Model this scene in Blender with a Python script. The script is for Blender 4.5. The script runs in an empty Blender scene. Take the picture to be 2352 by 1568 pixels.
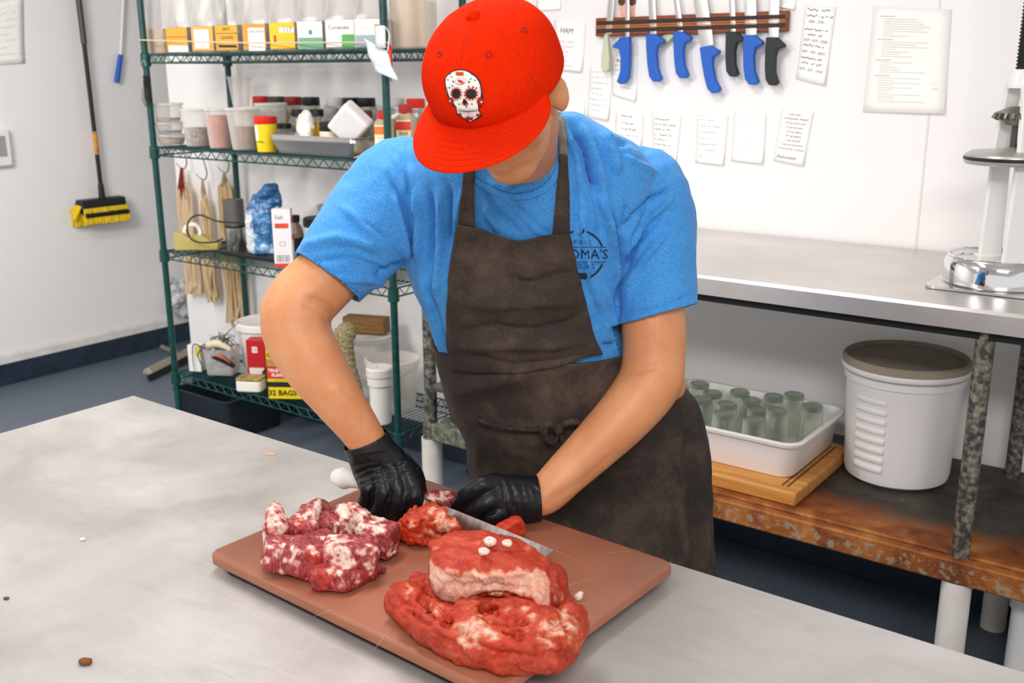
import bpy, bmesh, math, random
import numpy as np
from mathutils import Vector, Matrix, noise
from mathutils.bvhtree import BVHTree

random.seed(7)
np.random.seed(7)
PI = math.pi
scn = bpy.context.scene
COL = scn.collection

# ------------------------------------------------------------------ camera
CAM = Vector((0, 0, 1.71))
FOC, CX, CY = 2332.0, 1176.0, 784.0
PITCH, ROLL, YAW = 0.26107, -0.0058, -0.6444
_f = Vector((math.sin(YAW) * math.cos(PITCH), math.cos(YAW) * math.cos(PITCH), -math.sin(PITCH)))
_r = Vector((math.cos(YAW), -math.sin(YAW), 0))
_u = _r.cross(_f)
RIGHT = _r * math.cos(ROLL) + _u * math.sin(ROLL)
UP = -_r * math.sin(ROLL) + _u * math.cos(ROLL)
FWD = _f
HU = Vector((math.cos(YAW), -math.sin(YAW), 0))      # horizontal right of the view
HV = Vector((math.sin(YAW), math.cos(YAW), 0))       # horizontal forward of the view
cam = bpy.data.cameras.new('camera')
cam.sensor_width = 36.0
cam.lens = 36.0 * FOC / 2352.0
cam.clip_start = 0.05
cam.dof.use_dof = True
cam.dof.focus_distance = 1.85
cam.dof.aperture_fstop = 6.3
camo = bpy.data.objects.new('camera', cam)
COL.objects.link(camo)
mw = Matrix.Identity(4)
for i in range(3):
    mw[i][0], mw[i][1], mw[i][2], mw[i][3] = RIGHT[i], UP[i], -FWD[i], CAM[i]
camo.matrix_world = mw
scn.camera = camo

# ------------------------------------------------------------------ light
scn.view_settings.view_transform = 'Standard'
scn.view_settings.look = 'None'
scn.view_settings.gamma = 1.0
scn.view_settings.use_curve_mapping = False
scn.view_settings.exposure = 0.14
wd = bpy.data.worlds.new('world')
scn.world = wd
wd.use_nodes = True
wd.node_tree.nodes['Background'].inputs[0].default_value = (1.0, 0.985, 0.97, 1)
wd.node_tree.nodes['Background'].inputs[1].default_value = 0.8


def area_light(loc, sx, sy, power, aim=(0, 0, -1), tint=(1, 0.975, 0.955)):
    l = bpy.data.lights.new('ceiling_lamp', 'AREA')
    l.shape = 'RECTANGLE'
    l.size, l.size_y = sx, sy
    l.energy = power
    l.color = tint
    o = bpy.data.objects.new('ceiling_lamp', l)
    COL.objects.link(o)
    o.location = loc
    o.rotation_euler = Vector(aim).to_track_quat('-Z', 'X').to_euler()
    return o


# slanted wrap lamps under the ceiling behind the viewer, two plain ones further in
area_light((-2.7, -0.45, 2.62), 0.3, 1.25, 66, (-.85, .6, -.5))
area_light((0.5, -0.45, 2.62), 0.3, 1.25, 38, (-.05, .8, -.6))
area_light((-3.7, 1.3, 2.70), 0.3, 1.25, 26, (-.55, .1, -.85))
area_light((-1.5, 1.45, 2.70), 0.3, 1.25, 24)


# ------------------------------------------------------------------ photo measuring helpers
def ray(px, py):
    return RIGHT * ((px - CX) / FOC) - UP * ((py - CY) / FOC) + FWD


def at_z(px, py, z):
    d = ray(px, py)
    return CAM + d * ((z - CAM.z) / d.z)


def at_y(px, py, y):
    d = ray(px, py)
    return CAM + d * ((y - CAM.y) / d.y)


def at_x(px, py, x):
    d = ray(px, py)
    return CAM + d * ((x - CAM.x) / d.x)


def at_d(px, py, d):
    r = ray(px, py)
    return CAM + r * (d / r.dot(HV))


def pix(p):
    q = Vector(p) - CAM
    w = q.dot(FWD)
    return (CX + FOC * q.dot(RIGHT) / w, CY - FOC * q.dot(UP) / w)


def pix_np(V):
    q = V - np.array(CAM)
    w = q @ np.array(FWD)
    return np.stack([CX + FOC * (q @ np.array(RIGHT)) / w, CY - FOC * (q @ np.array(UP)) / w], 1)


# ------------------------------------------------------------------ materials
def lin(h):
    if isinstance(h, (tuple, list)):
        return tuple(h[:3]) + (1,)
    h = h.lstrip('#')
    c = [int(h[i:i + 2], 16) / 255 for i in (0, 2, 4)]
    return tuple(x / 12.92 if x <= 0.04045 else ((x + 0.055) / 1.055) ** 2.4 for x in c) + (1,)


def new_mat(name):
    m = bpy.data.materials.new(name)
    m.use_nodes = True
    nt = m.node_tree
    return m, nt, nt.nodes['Principled BSDF']


def coords(nt, stretch=None, rot=None):
    tc = nt.nodes.new('ShaderNodeTexCoord')
    if stretch or rot:
        mp = nt.nodes.new('ShaderNodeMapping')
        if stretch:
            mp.inputs['Scale'].default_value = stretch
        if rot:
            mp.inputs['Rotation'].default_value = rot
        nt.links.new(tc.outputs['Object'], mp.inputs['Vector'])
        return mp.outputs['Vector']
    return tc.outputs['Object']


def noise_node(nt, vec, scale, detail=4, rough=.55, dist=0):
    n = nt.nodes.new('ShaderNodeTexNoise')
    n.inputs['Scale'].default_value = scale
    n.inputs['Detail'].default_value = detail
    n.inputs['Roughness'].default_value = rough
    n.inputs['Distortion'].default_value = dist
    nt.links.new(vec, n.inputs['Vector'])
    return n


def ramp_node(nt, fac, stops):
    r = nt.nodes.new('ShaderNodeValToRGB')
    el = r.color_ramp.elements
    while len(el) < len(stops):
        el.new(0.5)
    for e, (p, c) in zip(el, stops):
        e.position = p
        e.color = lin(c)
    nt.links.new(fac, r.inputs['Fac'])
    return r


def mix_node(nt, fac, a, b):
    m = nt.nodes.new('ShaderNodeMix')
    m.data_type = 'RGBA'
    if isinstance(fac, (int, float)):
        m.inputs[0].default_value = fac
    else:
        nt.links.new(fac, m.inputs[0])
    for s, v in ((6, a), (7, b)):
        if isinstance(v, (str, tuple)):
            m.inputs[s].default_value = lin(v)
        else:
            nt.links.new(v, m.inputs[s])
    return m.outputs[2]


def math_node(nt, op, a, b=0.0):
    m = nt.nodes.new('ShaderNodeMath')
    m.operation = op
    for i, v in enumerate((a, b)):
        if isinstance(v, (int, float)):
            m.inputs[i].default_value = v
        else:
            nt.links.new(v, m.inputs[i])
    return m.outputs[0]


def bump_node(nt, bs, h, strength, dist=.002):
    b = nt.nodes.new('ShaderNodeBump')
    b.inputs['Strength'].default_value = strength
    b.inputs['Distance'].default_value = dist
    nt.links.new(h, b.inputs['Height'])
    nt.links.new(b.outputs['Normal'], bs.inputs['Normal'])
    return b


def mat(name, col, rough=.5, metal=0., col2=None, scale=20., contrast=(.35, .65), detail=4, stretch=None,
        bump=0., bscale=200., bstretch=None, sss=0., sssr=(1, .3, .2), spec=.5, trans=0., ior=1.45, coat=0., col3=None, sheen=0.):
    m, nt, bs = new_mat(name)
    bs.inputs['Base Color'].default_value = lin(col)
    bs.inputs['Roughness'].default_value = rough
    bs.inputs['Metallic'].default_value = metal
    bs.inputs['Specular IOR Level'].default_value = spec
    bs.inputs['IOR'].default_value = ior
    if trans:
        bs.inputs['Transmission Weight'].default_value = trans
    if coat:
        bs.inputs['Coat Weight'].default_value = coat
        bs.inputs['Coat Roughness'].default_value = .15
    if sheen:
        bs.inputs['Sheen Weight'].default_value = sheen
    if sss:
        bs.inputs['Subsurface Weight'].default_value = sss
        bs.inputs['Subsurface Radius'].default_value = sssr
        bs.inputs['Subsurface Scale'].default_value = .008
    if col2:
        n = noise_node(nt, coords(nt, stretch), scale, detail)
        st = [(contrast[0], col), (contrast[1], col2)]
        if col3:
            st.append((min(1, contrast[1] + .15), col3))
        r = ramp_node(nt, n.outputs['Fac'], st)
        nt.links.new(r.outputs['Color'], bs.inputs['Base Color'])
    if bump:
        n2 = noise_node(nt, coords(nt, bstretch), bscale, 3)
        bump_node(nt, bs, n2.outputs['Fac'], bump)
    return m


def clear_mat(name, col='#ffffff', body=.25, rough=.15, spec=.5):
    """thin clear or cloudy plastic: part of the light passes straight through"""
    m, nt, bs = new_mat(name)
    bs.inputs['Base Color'].default_value = lin(col)
    bs.inputs['Roughness'].default_value = rough
    bs.inputs['Specular IOR Level'].default_value = spec
    tr = nt.nodes.new('ShaderNodeBsdfTransparent')
    tr.inputs[0].default_value = lin(col)
    mx = nt.nodes.new('ShaderNodeMixShader')
    lw = nt.nodes.new('ShaderNodeLayerWeight')
    lw.inputs['Blend'].default_value = .3
    f = math_node(nt, 'MULTIPLY', lw.outputs['Facing'], .6)
    f = math_node(nt, 'ADD', f, body)
    f = math_node(nt, 'MINIMUM', f, 1.0)
    nt.links.new(f, mx.inputs[0])
    nt.links.new(tr.outputs[0], mx.inputs[1])
    nt.links.new(bs.outputs[0], mx.inputs[2])
    nt.links.new(mx.outputs[0], nt.nodes['Material Output'].inputs['Surface'])
    return m


_plain = {}


def C(col, rough=.5, metal=0.):
    k = (col, rough, metal)
    if k not in _plain:
        _plain[k] = mat('paint_' + str(len(_plain)), col, rough, metal)
    return _plain[k]


# ------------------------------------------------------------------ mesh building
def catmull(pts, n=6):
    pts = [np.array(p, float) for p in pts]
    if len(pts) < 3:
        return [pts[0] + (pts[-1] - pts[0]) * t / n for t in range(n + 1)]
    P = [2 * pts[0] - pts[1]] + pts + [2 * pts[-1] - pts[-2]]
    out = []
    for i in range(1, len(P) - 2):
        for k in range(n):
            t = k / n
            a, b, c, d = P[i - 1], P[i], P[i + 1], P[i + 2]
            out.append(.5 * ((2 * b) + (c - a) * t + (2 * a - 5 * b + 4 * c - d) * t * t + (3 * b - a - 3 * c + d) * t ** 3))
    out.append(pts[-1])
    return out


class MB:
    def __init__(self):
        self.v, self.f, self.m = [], [], []

    def add(self, vs, fs, mi=0):
        o = len(self.v)
        self.v.extend([tuple(p) for p in vs])
        self.f.extend([tuple(i + o for i in q) for q in fs])
        self.m.extend([mi] * len(fs))
        return self

    def box(self, c, s, rot=None, mi=0, top=1.0):
        x, y, z = s[0] / 2, s[1] / 2, s[2] / 2
        vs = [(-x, -y, -z), (x, -y, -z), (x, y, -z), (-x, y, -z), (-x * top, -y * top, z), (x * top, -y * top, z), (x * top, y * top, z), (-x * top, y * top, z)]
        if rot is not None:
            vs = [rot @ Vector(p) for p in vs]
        vs = [(p[0] + c[0], p[1] + c[1], p[2] + c[2]) for p in vs]
        return self.add(vs, [(0, 3, 2, 1), (4, 5, 6, 7), (0, 1, 5, 4), (1, 2, 6, 5), (2, 3, 7, 6), (3, 0, 4, 7)], mi)

    def rbox(self, c, s, r, z0=0., n=4, mi=0, top=1.0):
        """upright box with rounded vertical corners, standing on c"""
        ring = rrect(s[0], s[1], r, n)
        return self.loft([[(c[0] + x, c[1] + y, c[2]) for x, y in ring], [(c[0] + x * top, c[1] + y * top, c[2] + s[2]) for x, y in ring]], mi=mi)

    def loft(self, rings, caps=True, closed=True, mi=0):
        n = len(rings[0])
        vs = [p for r in rings for p in r]
        fs = []
        for i in range(len(rings) - 1):
            for j in range(n if closed else n - 1):
                k = (j + 1) % n
                fs.append((i * n + j, i * n + k, (i + 1) * n + k, (i + 1) * n + j))
        if caps and closed:
            fs.append(tuple(range(n - 1, -1, -1)))
            fs.append(tuple((len(rings) - 1) * n + j for j in range(n)))
        return self.add(vs, fs, mi)

    def lathe(self, prof, c=(0, 0, 0), n=24, rot=None, mi=0, sx=1., sy=1., caps=True):
        rings = []
        for r, z in prof:
            r = max(r, 1e-5)
            ring = [Vector((r * sx * math.cos(2 * PI * j / n), r * sy * math.sin(2 * PI * j / n), z)) for j in range(n)]
            if rot is not None:
                ring = [rot @ p for p in ring]
            rings.append([(p[0] + c[0], p[1] + c[1], p[2] + c[2]) for p in ring])
        return self.loft(rings, caps=caps, mi=mi)

    def tube(self, pts, r, n=8, closed=False, flat=None, mi=0, caps=True):
        pts = [Vector(p) for p in pts]
        k = len(pts)
        rs = [r] * k if isinstance(r, (int, float)) else list(r)
        rings = []
        prev = None
        for i in range(k):
            a = pts[(i - 1) % k] if (closed or i > 0) else pts[i]
            b = pts[(i + 1) % k] if (closed or i < k - 1) else pts[i]
            t = b - a
            if t.length < 1e-9:
                t = Vector((0, 0, 1))
            t.normalize()
            if prev is None:
                ref = Vector((0, 0, 1)) if abs(t.z) < .9 else Vector((1, 0, 0))
                if flat is not None:
                    ref = Vector(flat)
                nx = ref - t * ref.dot(t)
                nx.normalize()
            else:
                nx = prev - t * prev.dot(t)
                nx.normalize()
            prev = nx
            ny = t.cross(nx)
            rx, ry = (rs[i], rs[i]) if not isinstance(rs[i], (tuple, list)) else rs[i]
            rings.append([pts[i] + nx * (rx * math.cos(2 * PI * j / n)) + ny * (ry * math.sin(2 * PI * j / n)) for j in range(n)])
        if closed:
            rings.append(rings[0])
            return self.loft(rings, caps=False, mi=mi)
        return self.loft(rings, caps=caps, mi=mi)

    def limb(self, pts, rs, n=14, sub=5, up=None):
        """tapered limb with rounded ends; rs are radii or (side, front) pairs"""
        rr = [(q, q) if isinstance(q, (int, float)) else q for q in rs]
        P = catmull(pts, sub)
        R = catmull([np.array(q, float) for q in rr], sub)
        P = [Vector(p) for p in P]
        t0 = (P[0] - P[1]).normalized()
        t1 = (P[-1] - P[-2]).normalized()
        a, b = [], []
        ra, rb = [], []
        for q in (.95, .75, .45):
            w = math.sqrt(max(0, 1 - q * q))
            a.append(P[0] + t0 * (min(R[0]) * q))
            ra.append(R[0] * w)
            b.append(P[-1] + t1 * (min(R[-1]) * q))
            rb.append(R[-1] * w)
        P = a + P + b[::-1]
        R = ra + list(R) + rb[::-1]
        return self.tube(P, [tuple(q) for q in R], n, flat=up)

    def ell(self, c, rad, rot=None, nu=16, nv=10, mi=0):
        prof = [(math.sin(PI * i / nv), -math.cos(PI * i / nv)) for i in range(nv + 1)]
        rings = []
        for r, z in prof:
            r = max(r, 1e-4)
            ring = [Vector((rad[0] * r * math.cos(2 * PI * j / nu), rad[1] * r * math.sin(2 * PI * j / nu), rad[2] * z)) for j in range(nu)]
            if rot is not None:
                ring = [rot @ p for p in ring]
            rings.append([Vector(c) + p for p in ring])
        return self.loft(rings, mi=mi)

    def grid(self, rows, mi=0):
        n = len(rows[0])
        vs = [p for r in rows for p in r]
        fs = [(i * n + j, i * n + j + 1, (i + 1) * n + j + 1, (i + 1) * n + j) for i in range(len(rows) - 1) for j in range(n - 1)]
        return self.add(vs, fs, mi)

    def poly(self, pts, mi=0):
        return self.add(pts, [tuple(range(len(pts)))], mi)

    def xform(self, M):
        self.v = [tuple(M @ Vector(p)) for p in self.v]
        return self

    def build(self, name, mats, parent=None, world=True, smooth=True, angle=38, bevel=0., bseg=2, sub=0, solid=0., weld=False):
        me = bpy.data.meshes.new(name)
        vs = self.v
        if parent is not None and world:
            inv = MW[parent.name].inverted()
            vs = [tuple(inv @ Vector(p)) for p in vs]
        me.from_pydata(vs, [], self.f)
        return finish(me, name, mats, parent, smooth, angle, bevel, bseg, sub, solid, self.m)


MW = {}


def finish(me, name, mats, parent=None, smooth=True, angle=38, bevel=0., bseg=2, sub=0, solid=0., mi=None):
    if not isinstance(mats, (list, tuple)):
        mats = [mats]
    for m in mats:
        me.materials.append(m)
    if mi and len(mats) > 1:
        me.polygons.foreach_set('material_index', mi)
    bm = bmesh.new()
    bm.from_mesh(me)
    bmesh.ops.recalc_face_normals(bm, faces=bm.faces)
    bm.to_mesh(me)
    bm.free()
    if smooth:
        me.polygons.foreach_set('use_smooth', [True] * len(me.polygons))
        if angle < 180:
            me.set_sharp_from_angle(angle=math.radians(angle))
    me.update()
    o = bpy.data.objects.new(name, me)
    COL.objects.link(o)
    MW[o.name] = Matrix.Identity(4)
    if parent is not None:
        o.parent = parent
        MW[o.name] = MW[parent.name].copy()
    if solid:
        s = o.modifiers.new('solid', 'SOLIDIFY')
        s.thickness = solid
        s.offset = 0
    if bevel:
        b = o.modifiers.new('bevel', 'BEVEL')
        b.width = bevel
        b.segments = bseg
        b.limit_method = 'ANGLE'
        b.angle_limit = math.radians(40)
    if sub:
        s = o.modifiers.new('sub', 'SUBSURF')
        s.levels = s.render_levels = sub
    return o


def raw(name, V, F, mats, parent=None, attrs=None, smooth=True, angle=180, world=True, **k):
    me = bpy.data.meshes.new(name)
    V = np.asarray(V, float)
    if parent is not None and world:
        inv = np.array(MW[parent.name].inverted())
        V = V @ inv[:3, :3].T + inv[:3, 3]
    me.from_pydata([tuple(p) for p in V], [], [tuple(q) for q in F])
    if attrs:
        for an, a in attrs.items():
            at = me.attributes.new(an, 'FLOAT', 'POINT')
            at.data.foreach_set('value', np.asarray(a, np.float32))
    return finish(me, name, mats, parent, smooth, angle, **k)


def rrect(w, h, r, n=4):
    pts = []
    for cx, cy, a0 in ((w / 2 - r, h / 2 - r, 0), (-w / 2 + r, h / 2 - r, PI / 2), (-w / 2 + r, -h / 2 + r, PI), (w / 2 - r, -h / 2 + r, 1.5 * PI)):
        for i in range(n + 1):
            a = a0 + PI / 2 * i / n
            pts.append((cx + r * math.cos(a), cy + r * math.sin(a)))
    return pts


def thing(name, label, cat, loc=(0, 0, 0), rotz=0., group=None, rot=None):
    o = bpy.data.objects.new(name, None)
    o.empty_display_size = .05
    COL.objects.link(o)
    M = Matrix.Translation(Vector(loc)) @ (rot.to_4x4() if rot is not None else Matrix.Rotation(rotz, 4, 'Z'))
    o.matrix_world = M
    MW[o.name] = M
    return tag(o, label, cat, group)


def tag(o, label, cat, group=None):
    o['label'] = label
    o['category'] = cat
    if group:
        o['group'] = group
    return o


def struct(o):
    o['kind'] = 'structure'
    return o


def arrays(mb, voxel, smooth=0, factor=.5):
    """fuse the shapes of a builder into one continuous skin; returns vertices, faces, normals"""
    me = bpy.data.meshes.new('tmp')
    me.from_pydata(mb.v, [], mb.f)
    o = bpy.data.objects.new('tmp', me)
    COL.objects.link(o)
    r = o.modifiers.new('r', 'REMESH')
    r.mode = 'VOXEL'
    r.voxel_size = voxel
    if smooth:
        s = o.modifiers.new('s', 'SMOOTH')
        s.factor = factor
        s.iterations = smooth
    dg = bpy.context.evaluated_depsgraph_get()
    dg.update()
    e = o.evaluated_get(dg)
    m2 = e.to_mesh()
    V = np.empty(len(m2.vertices) * 3)
    m2.vertices.foreach_get('co', V)
    N = np.empty(len(m2.vertices) * 3)
    m2.vertices.foreach_get('normal', N)
    F = [tuple(p.vertices) for p in m2.polygons]
    e.to_mesh_clear()
    bpy.data.objects.remove(o)
    bpy.data.meshes.remove(me)
    return V.reshape(-1, 3), F, N.reshape(-1, 3)


def normals(V, F):
    N = np.zeros_like(V)
    Q = np.array([q if len(q) == 4 else (q[0], q[1], q[2], q[2]) for q in F])
    fn = np.cross(V[Q[:, 2]] - V[Q[:, 0]], V[Q[:, 3]] - V[Q[:, 1]])
    for i in range(4):
        np.add.at(N, Q[:, i], fn)
    return N / (np.linalg.norm(N, axis=1, keepdims=True) + 1e-12)


def nz(V, scale, seed=0., octv=3):
    off = Vector((seed * 13.7, seed * 7.1, seed * 3.3))
    return np.array([noise.fractal(Vector(p) * scale + off, 1.0, 2.0, octv) for p in V])


def polydist(Q, line):
    """pixel distance of points to a polyline, and the position along it (0..1)"""
    L = [np.array(p, float) for p in line]
    seg = [np.linalg.norm(L[i + 1] - L[i]) for i in range(len(L) - 1)]
    tot = sum(seg)
    best = np.full(len(Q), 1e9)
    tt = np.zeros(len(Q))
    acc = 0
    for i in range(len(L) - 1):
        a, b = L[i], L[i + 1]
        ab = b - a
        t = np.clip(((Q - a) @ ab) / (ab @ ab), 0, 1)
        d = np.linalg.norm(Q - (a + t[:, None] * ab), axis=1)
        k = d < best
        best[k] = d[k]
        tt[k] = (acc + t[k] * seg[i]) / tot
        acc += seg[i]
    return best, tt


def sculpt(V, N, folds):
    """raise ridges (+) or press creases (-) in a cloth or skin along lines measured in the photograph"""
    Q = pix_np(V)
    view = np.array(CAM) - V
    view /= np.linalg.norm(view, axis=1, keepdims=True)
    facing = np.clip((N * view).sum(1) * 3, 0, 1)
    D = np.zeros(len(V))
    for line, w, amp in folds:
        d, t = polydist(Q, line)
        taper = np.clip(np.minimum(t, 1 - t) * 5 + .15, 0, 1)
        D += amp * np.exp(-(d / w) ** 2) * taper * facing
    return V + N * D[:, None]


_txt = {}


def text_shape(s, size, shear=0., bold=0.):
    k = (s, size, shear, bold)
    if k not in _txt:
        cu = bpy.data.curves.new('t', 'FONT')
        cu.body = s
        cu.size = size
        cu.align_x = 'CENTER'
        cu.align_y = 'CENTER'
        cu.resolution_u = 2
        cu.shear = shear
        cu.offset = bold
        o = bpy.data.objects.new('t', cu)
        COL.objects.link(o)
        dg = bpy.context.evaluated_depsgraph_get()
        dg.update()
        me = bpy.data.meshes.new_from_object(o.evaluated_get(dg))
        _txt[k] = ([tuple(v.co) for v in me.vertices], [tuple(p.vertices) for p in me.polygons])
        bpy.data.objects.remove(o)
        bpy.data.curves.remove(cu)
        bpy.data.meshes.remove(me)
    return _txt[k]


def write(mb, s, size, c, ux=(1, 0, 0), uy=(0, 0, 1), shear=0., bold=0., mi=0):
    """flat lettering: centred on c, running along ux with uy as its up"""
    vs, fs = text_shape(s, size, shear, bold)
    c, ux, uy = Vector(c), Vector(ux), Vector(uy)
    return mb.add([c + ux * p[0] + uy * p[1] for p in vs], fs, mi)
# ------------------------------------------------------------------ shared materials
WALLW = mat('wall_panel_white', '#f4f1ef', .45, bump=.05, bscale=90)
CEIL = mat('ceiling_white', '#f2efec', .8)
FLOORM = mat('floor_epoxy', '#4a5766', .45, col2='#6d7885', scale=160, contrast=(.4, .62), bump=.1, bscale=300)
COVE = mat('cove_navy', '#1f2b39', .4, col2='#2b3847', scale=14)
LEDGE = mat('ledge_grey', '#cfccc8', .5, col2='#dedad6', scale=10)
GREEN = mat('rack_green', '#0d4a44', .35, col2='#0a3a38', scale=30)
BLACK = mat('black_plastic', '#17191b', .45)
WHITEP = mat('white_plastic', '#efeceb', .35, bump=.02)
PVC = mat('pvc_white', '#ece7df', .35, col2='#ddd5ca', scale=9)
CHROME = mat('chrome', '#e6e6e6', .06, 1.0)
BLADE = mat('blade_steel', '#c4c3bf', .26, 1.0, bump=.05, bscale=60, bstretch=(1, 1, 30))
GALV = mat('galvanised_pipe', '#45433e', .55, .3, col2='#a39c8d', scale=60, contrast=(.42, .72), bump=.3, bscale=120)
RED = C('#d8261c', .35)
PAPER = mat('paper', '#fbf9f4', .8)
INK = C('#55524f', .8)
INKD = C('#2c2a2a', .8)
FAINT = C('#aaa6a2', .8)


def steel_top():
    m, nt, bs = new_mat('worn_steel_top')
    bs.inputs['Metallic'].default_value = .5
    co = coords(nt)
    big = noise_node(nt, co, 2.2, 6, .6, .4)
    fine = noise_node(nt, coords(nt, (1.5, 40, 1), (0, 0, .5)), 7, 5)
    spots = noise_node(nt, co, 38, 3)
    base = ramp_node(nt, big.outputs['Fac'], [(.28, '#aba7a3'), (.5, '#c6c2be'), (.72, '#dad7d4')])
    st = ramp_node(nt, spots.outputs['Fac'], [(.68, '#000000'), (.78, '#ffffff')])
    c = mix_node(nt, math_node(nt, 'MULTIPLY', st.outputs['Color'], .22), base.outputs['Color'], '#b9a58c')
    smear_reflex = noise_node(nt, coords(nt, (1, 2.2, 1), (0, 0, .6)), 5.5, 6, .62, 1.2)
    sm = ramp_node(nt, smear_reflex.outputs['Fac'], [(.5, '#000000'), (.72, '#ffffff')])
    c = mix_node(nt, math_node(nt, 'MULTIPLY', sm.outputs['Color'], .2), c, '#8f8c88')  # dark smears, with dark reflections painted into the same patches
    nt.links.new(c, bs.inputs['Base Color'])
    rr = math_node(nt, 'ADD', math_node(nt, 'MULTIPLY', big.outputs['Fac'], .3), math_node(nt, 'MULTIPLY', fine.outputs['Fac'], .22))
    nt.links.new(math_node(nt, 'ADD', rr, .2), bs.inputs['Roughness'])
    bump_node(nt, bs, fine.outputs['Fac'], .06, .001)
    return m


STEEL = steel_top()
STEEL2 = mat('brushed_steel', '#c9c6c2', .34, .85, col2='#b3b1ae', scale=6, stretch=(1, 12, 12))


def rust_mat():
    # worn shelf: bare rust along the front edge at the right, dark stained metal behind, dull olive grey metal at the left end
    m, nt, bs = new_mat('rusty_shelf')
    co = coords(nt)
    sep = nt.nodes.new('ShaderNodeSeparateXYZ')
    nt.links.new(co, sep.inputs[0])
    n1 = noise_node(nt, co, 9, 6, .65, .5)
    n2 = noise_node(nt, co, 46, 4, .6)
    rust = ramp_node(nt, n1.outputs['Fac'], [(.3, '#5a2d12'), (.48, '#8f4d1c'), (.62, '#b06d30'), (.74, '#c59a62')])
    dark = ramp_node(nt, n1.outputs['Fac'], [(.35, '#2a2723'), (.6, '#4b4339'), (.75, '#6d6354')])
    olive = ramp_node(nt, n2.outputs['Fac'], [(.35, '#4a5044'), (.65, '#8a8f76')])
    ye = math_node(nt, 'ADD', sep.outputs['Y'], math_node(nt, 'MULTIPLY', math_node(nt, 'SUBTRACT', n1.outputs['Fac'], .5), .35))
    fy = ramp_node(nt, math_node(nt, 'ADD', ye, .5), [(.26, '#000000'), (.36, '#ffffff')])
    c = mix_node(nt, fy.outputs['Color'], rust.outputs['Color'], dark.outputs['Color'])
    lip = ramp_node(nt, math_node(nt, 'ADD', sep.outputs['Z'], 0.), [(.492, '#ffffff'), (.5, '#000000')])
    flake = ramp_node(nt, n2.outputs['Fac'], [(.5, '#000000'), (.6, '#ffffff')])
    c = mix_node(nt, math_node(nt, 'MULTIPLY', math_node(nt, 'MULTIPLY', lip.outputs['Color'], flake.outputs['Color']), .7), c, '#a39b86')
    fx = ramp_node(nt, math_node(nt, 'ADD', math_node(nt, 'MULTIPLY', sep.outputs['X'], .5), 1.), [(.42, '#ffffff'), (.55, '#000000')])
    nt.links.new(mix_node(nt, fx.outputs['Color'], c, olive.outputs['Color']), bs.inputs['Base Color'])
    bs.inputs['Roughness'].default_value = .62
    bs.inputs['Metallic'].default_value = .15
    bump_node(nt, bs, n2.outputs['Fac'], .4)
    return m


RUST = rust_mat()

# ------------------------------------------------------------------ room
WY = 3.30          # back wall plane
LX = -5.62         # left wall plane
struct(MB().box((-1.5, 2, -.05), (9.5, 11, .1)).build('floor', FLOORM))
struct(MB().box((-1.5, 2, 2.80), (9.5, 11, .1)).build('ceiling', CEIL))
struct(MB().box((LX - .06, 2, 1.375), (.12, 11, 2.75)).build('wall_left', WALLW))
wb = struct(MB().box(((-4.72 + 3.2) / 2, WY + .06, 1.375), (7.92, .12, 2.75)).build('wall_back', WALLW))
struct(MB().box((-4.2, 6.5, 1.375), (2.9, .12, 2.75)).build('wall_far', WALLW))
struct(MB().box((LX + .012, 2, .062), (.024, 11, .125)).build('baseboard_left', COVE, bevel=.004))
mb = MB()
mb.loft([[(LX + a, y, z) for a, z in ((0, .125), (.026, .125), (.02, .165), (0, .18))] for y in (-3.5, 7.5)])
struct(mb.build('trim_1', LEDGE, smooth=False))
struct(MB().box((-.76, WY - .011, .07), (7.9, .022, .14)).build('baseboard_back', COVE, bevel=.004))
for i, px in enumerate((2110,)):
    x = at_y(px, 500, WY).x
    o = MB().box((x, WY - .0012, 1.9), (.006, .0024, 1.5)).build('panel_seam', C('#e6e2df', .5), wb)

# ------------------------------------------------------------------ main worktable
TZ = .89
mt = thing('worktable', 'large stainless steel worktable in front, scratched top with the brown cutting board on it', 'table', (-.85, .78, 0))
X0, X1, Y0, Y1 = -2.325, .65, .12, 1.437
mb = MB()
mb.loft([[(X0 + a, Y0 + a, z), (X1 - a, Y0 + a, z), (X1 - a, Y1 - a, z), (X0 + a, Y1 - a, z)] for a, z in ((.02, TZ - .05), (0, TZ - .05), (0, TZ - .004), (.004, TZ), (.02, TZ))])
mb.build('tabletop', STEEL, mt, angle=30)
for x in (X0 + .08, X1 - .08):
    for y in (Y0 + .08, Y1 - .08):
        mb = MB().lathe([(.02, .06), (.02, TZ - .04)], (x, y, 0), 14)
        lg = mb.build('leg', STEEL2, mt)
        MB().lathe([(.012, .0), (.026, .004), (.026, .03), (.02, .07)], (x, y, 0), 14).build('foot', BLACK, lg)
MB().box(((X0 + X1) / 2, (Y0 + Y1) / 2, .3), (X1 - X0 - .12, Y1 - Y0 - .12, .03)).build('undershelf', STEEL2, mt, bevel=.004)

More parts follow.
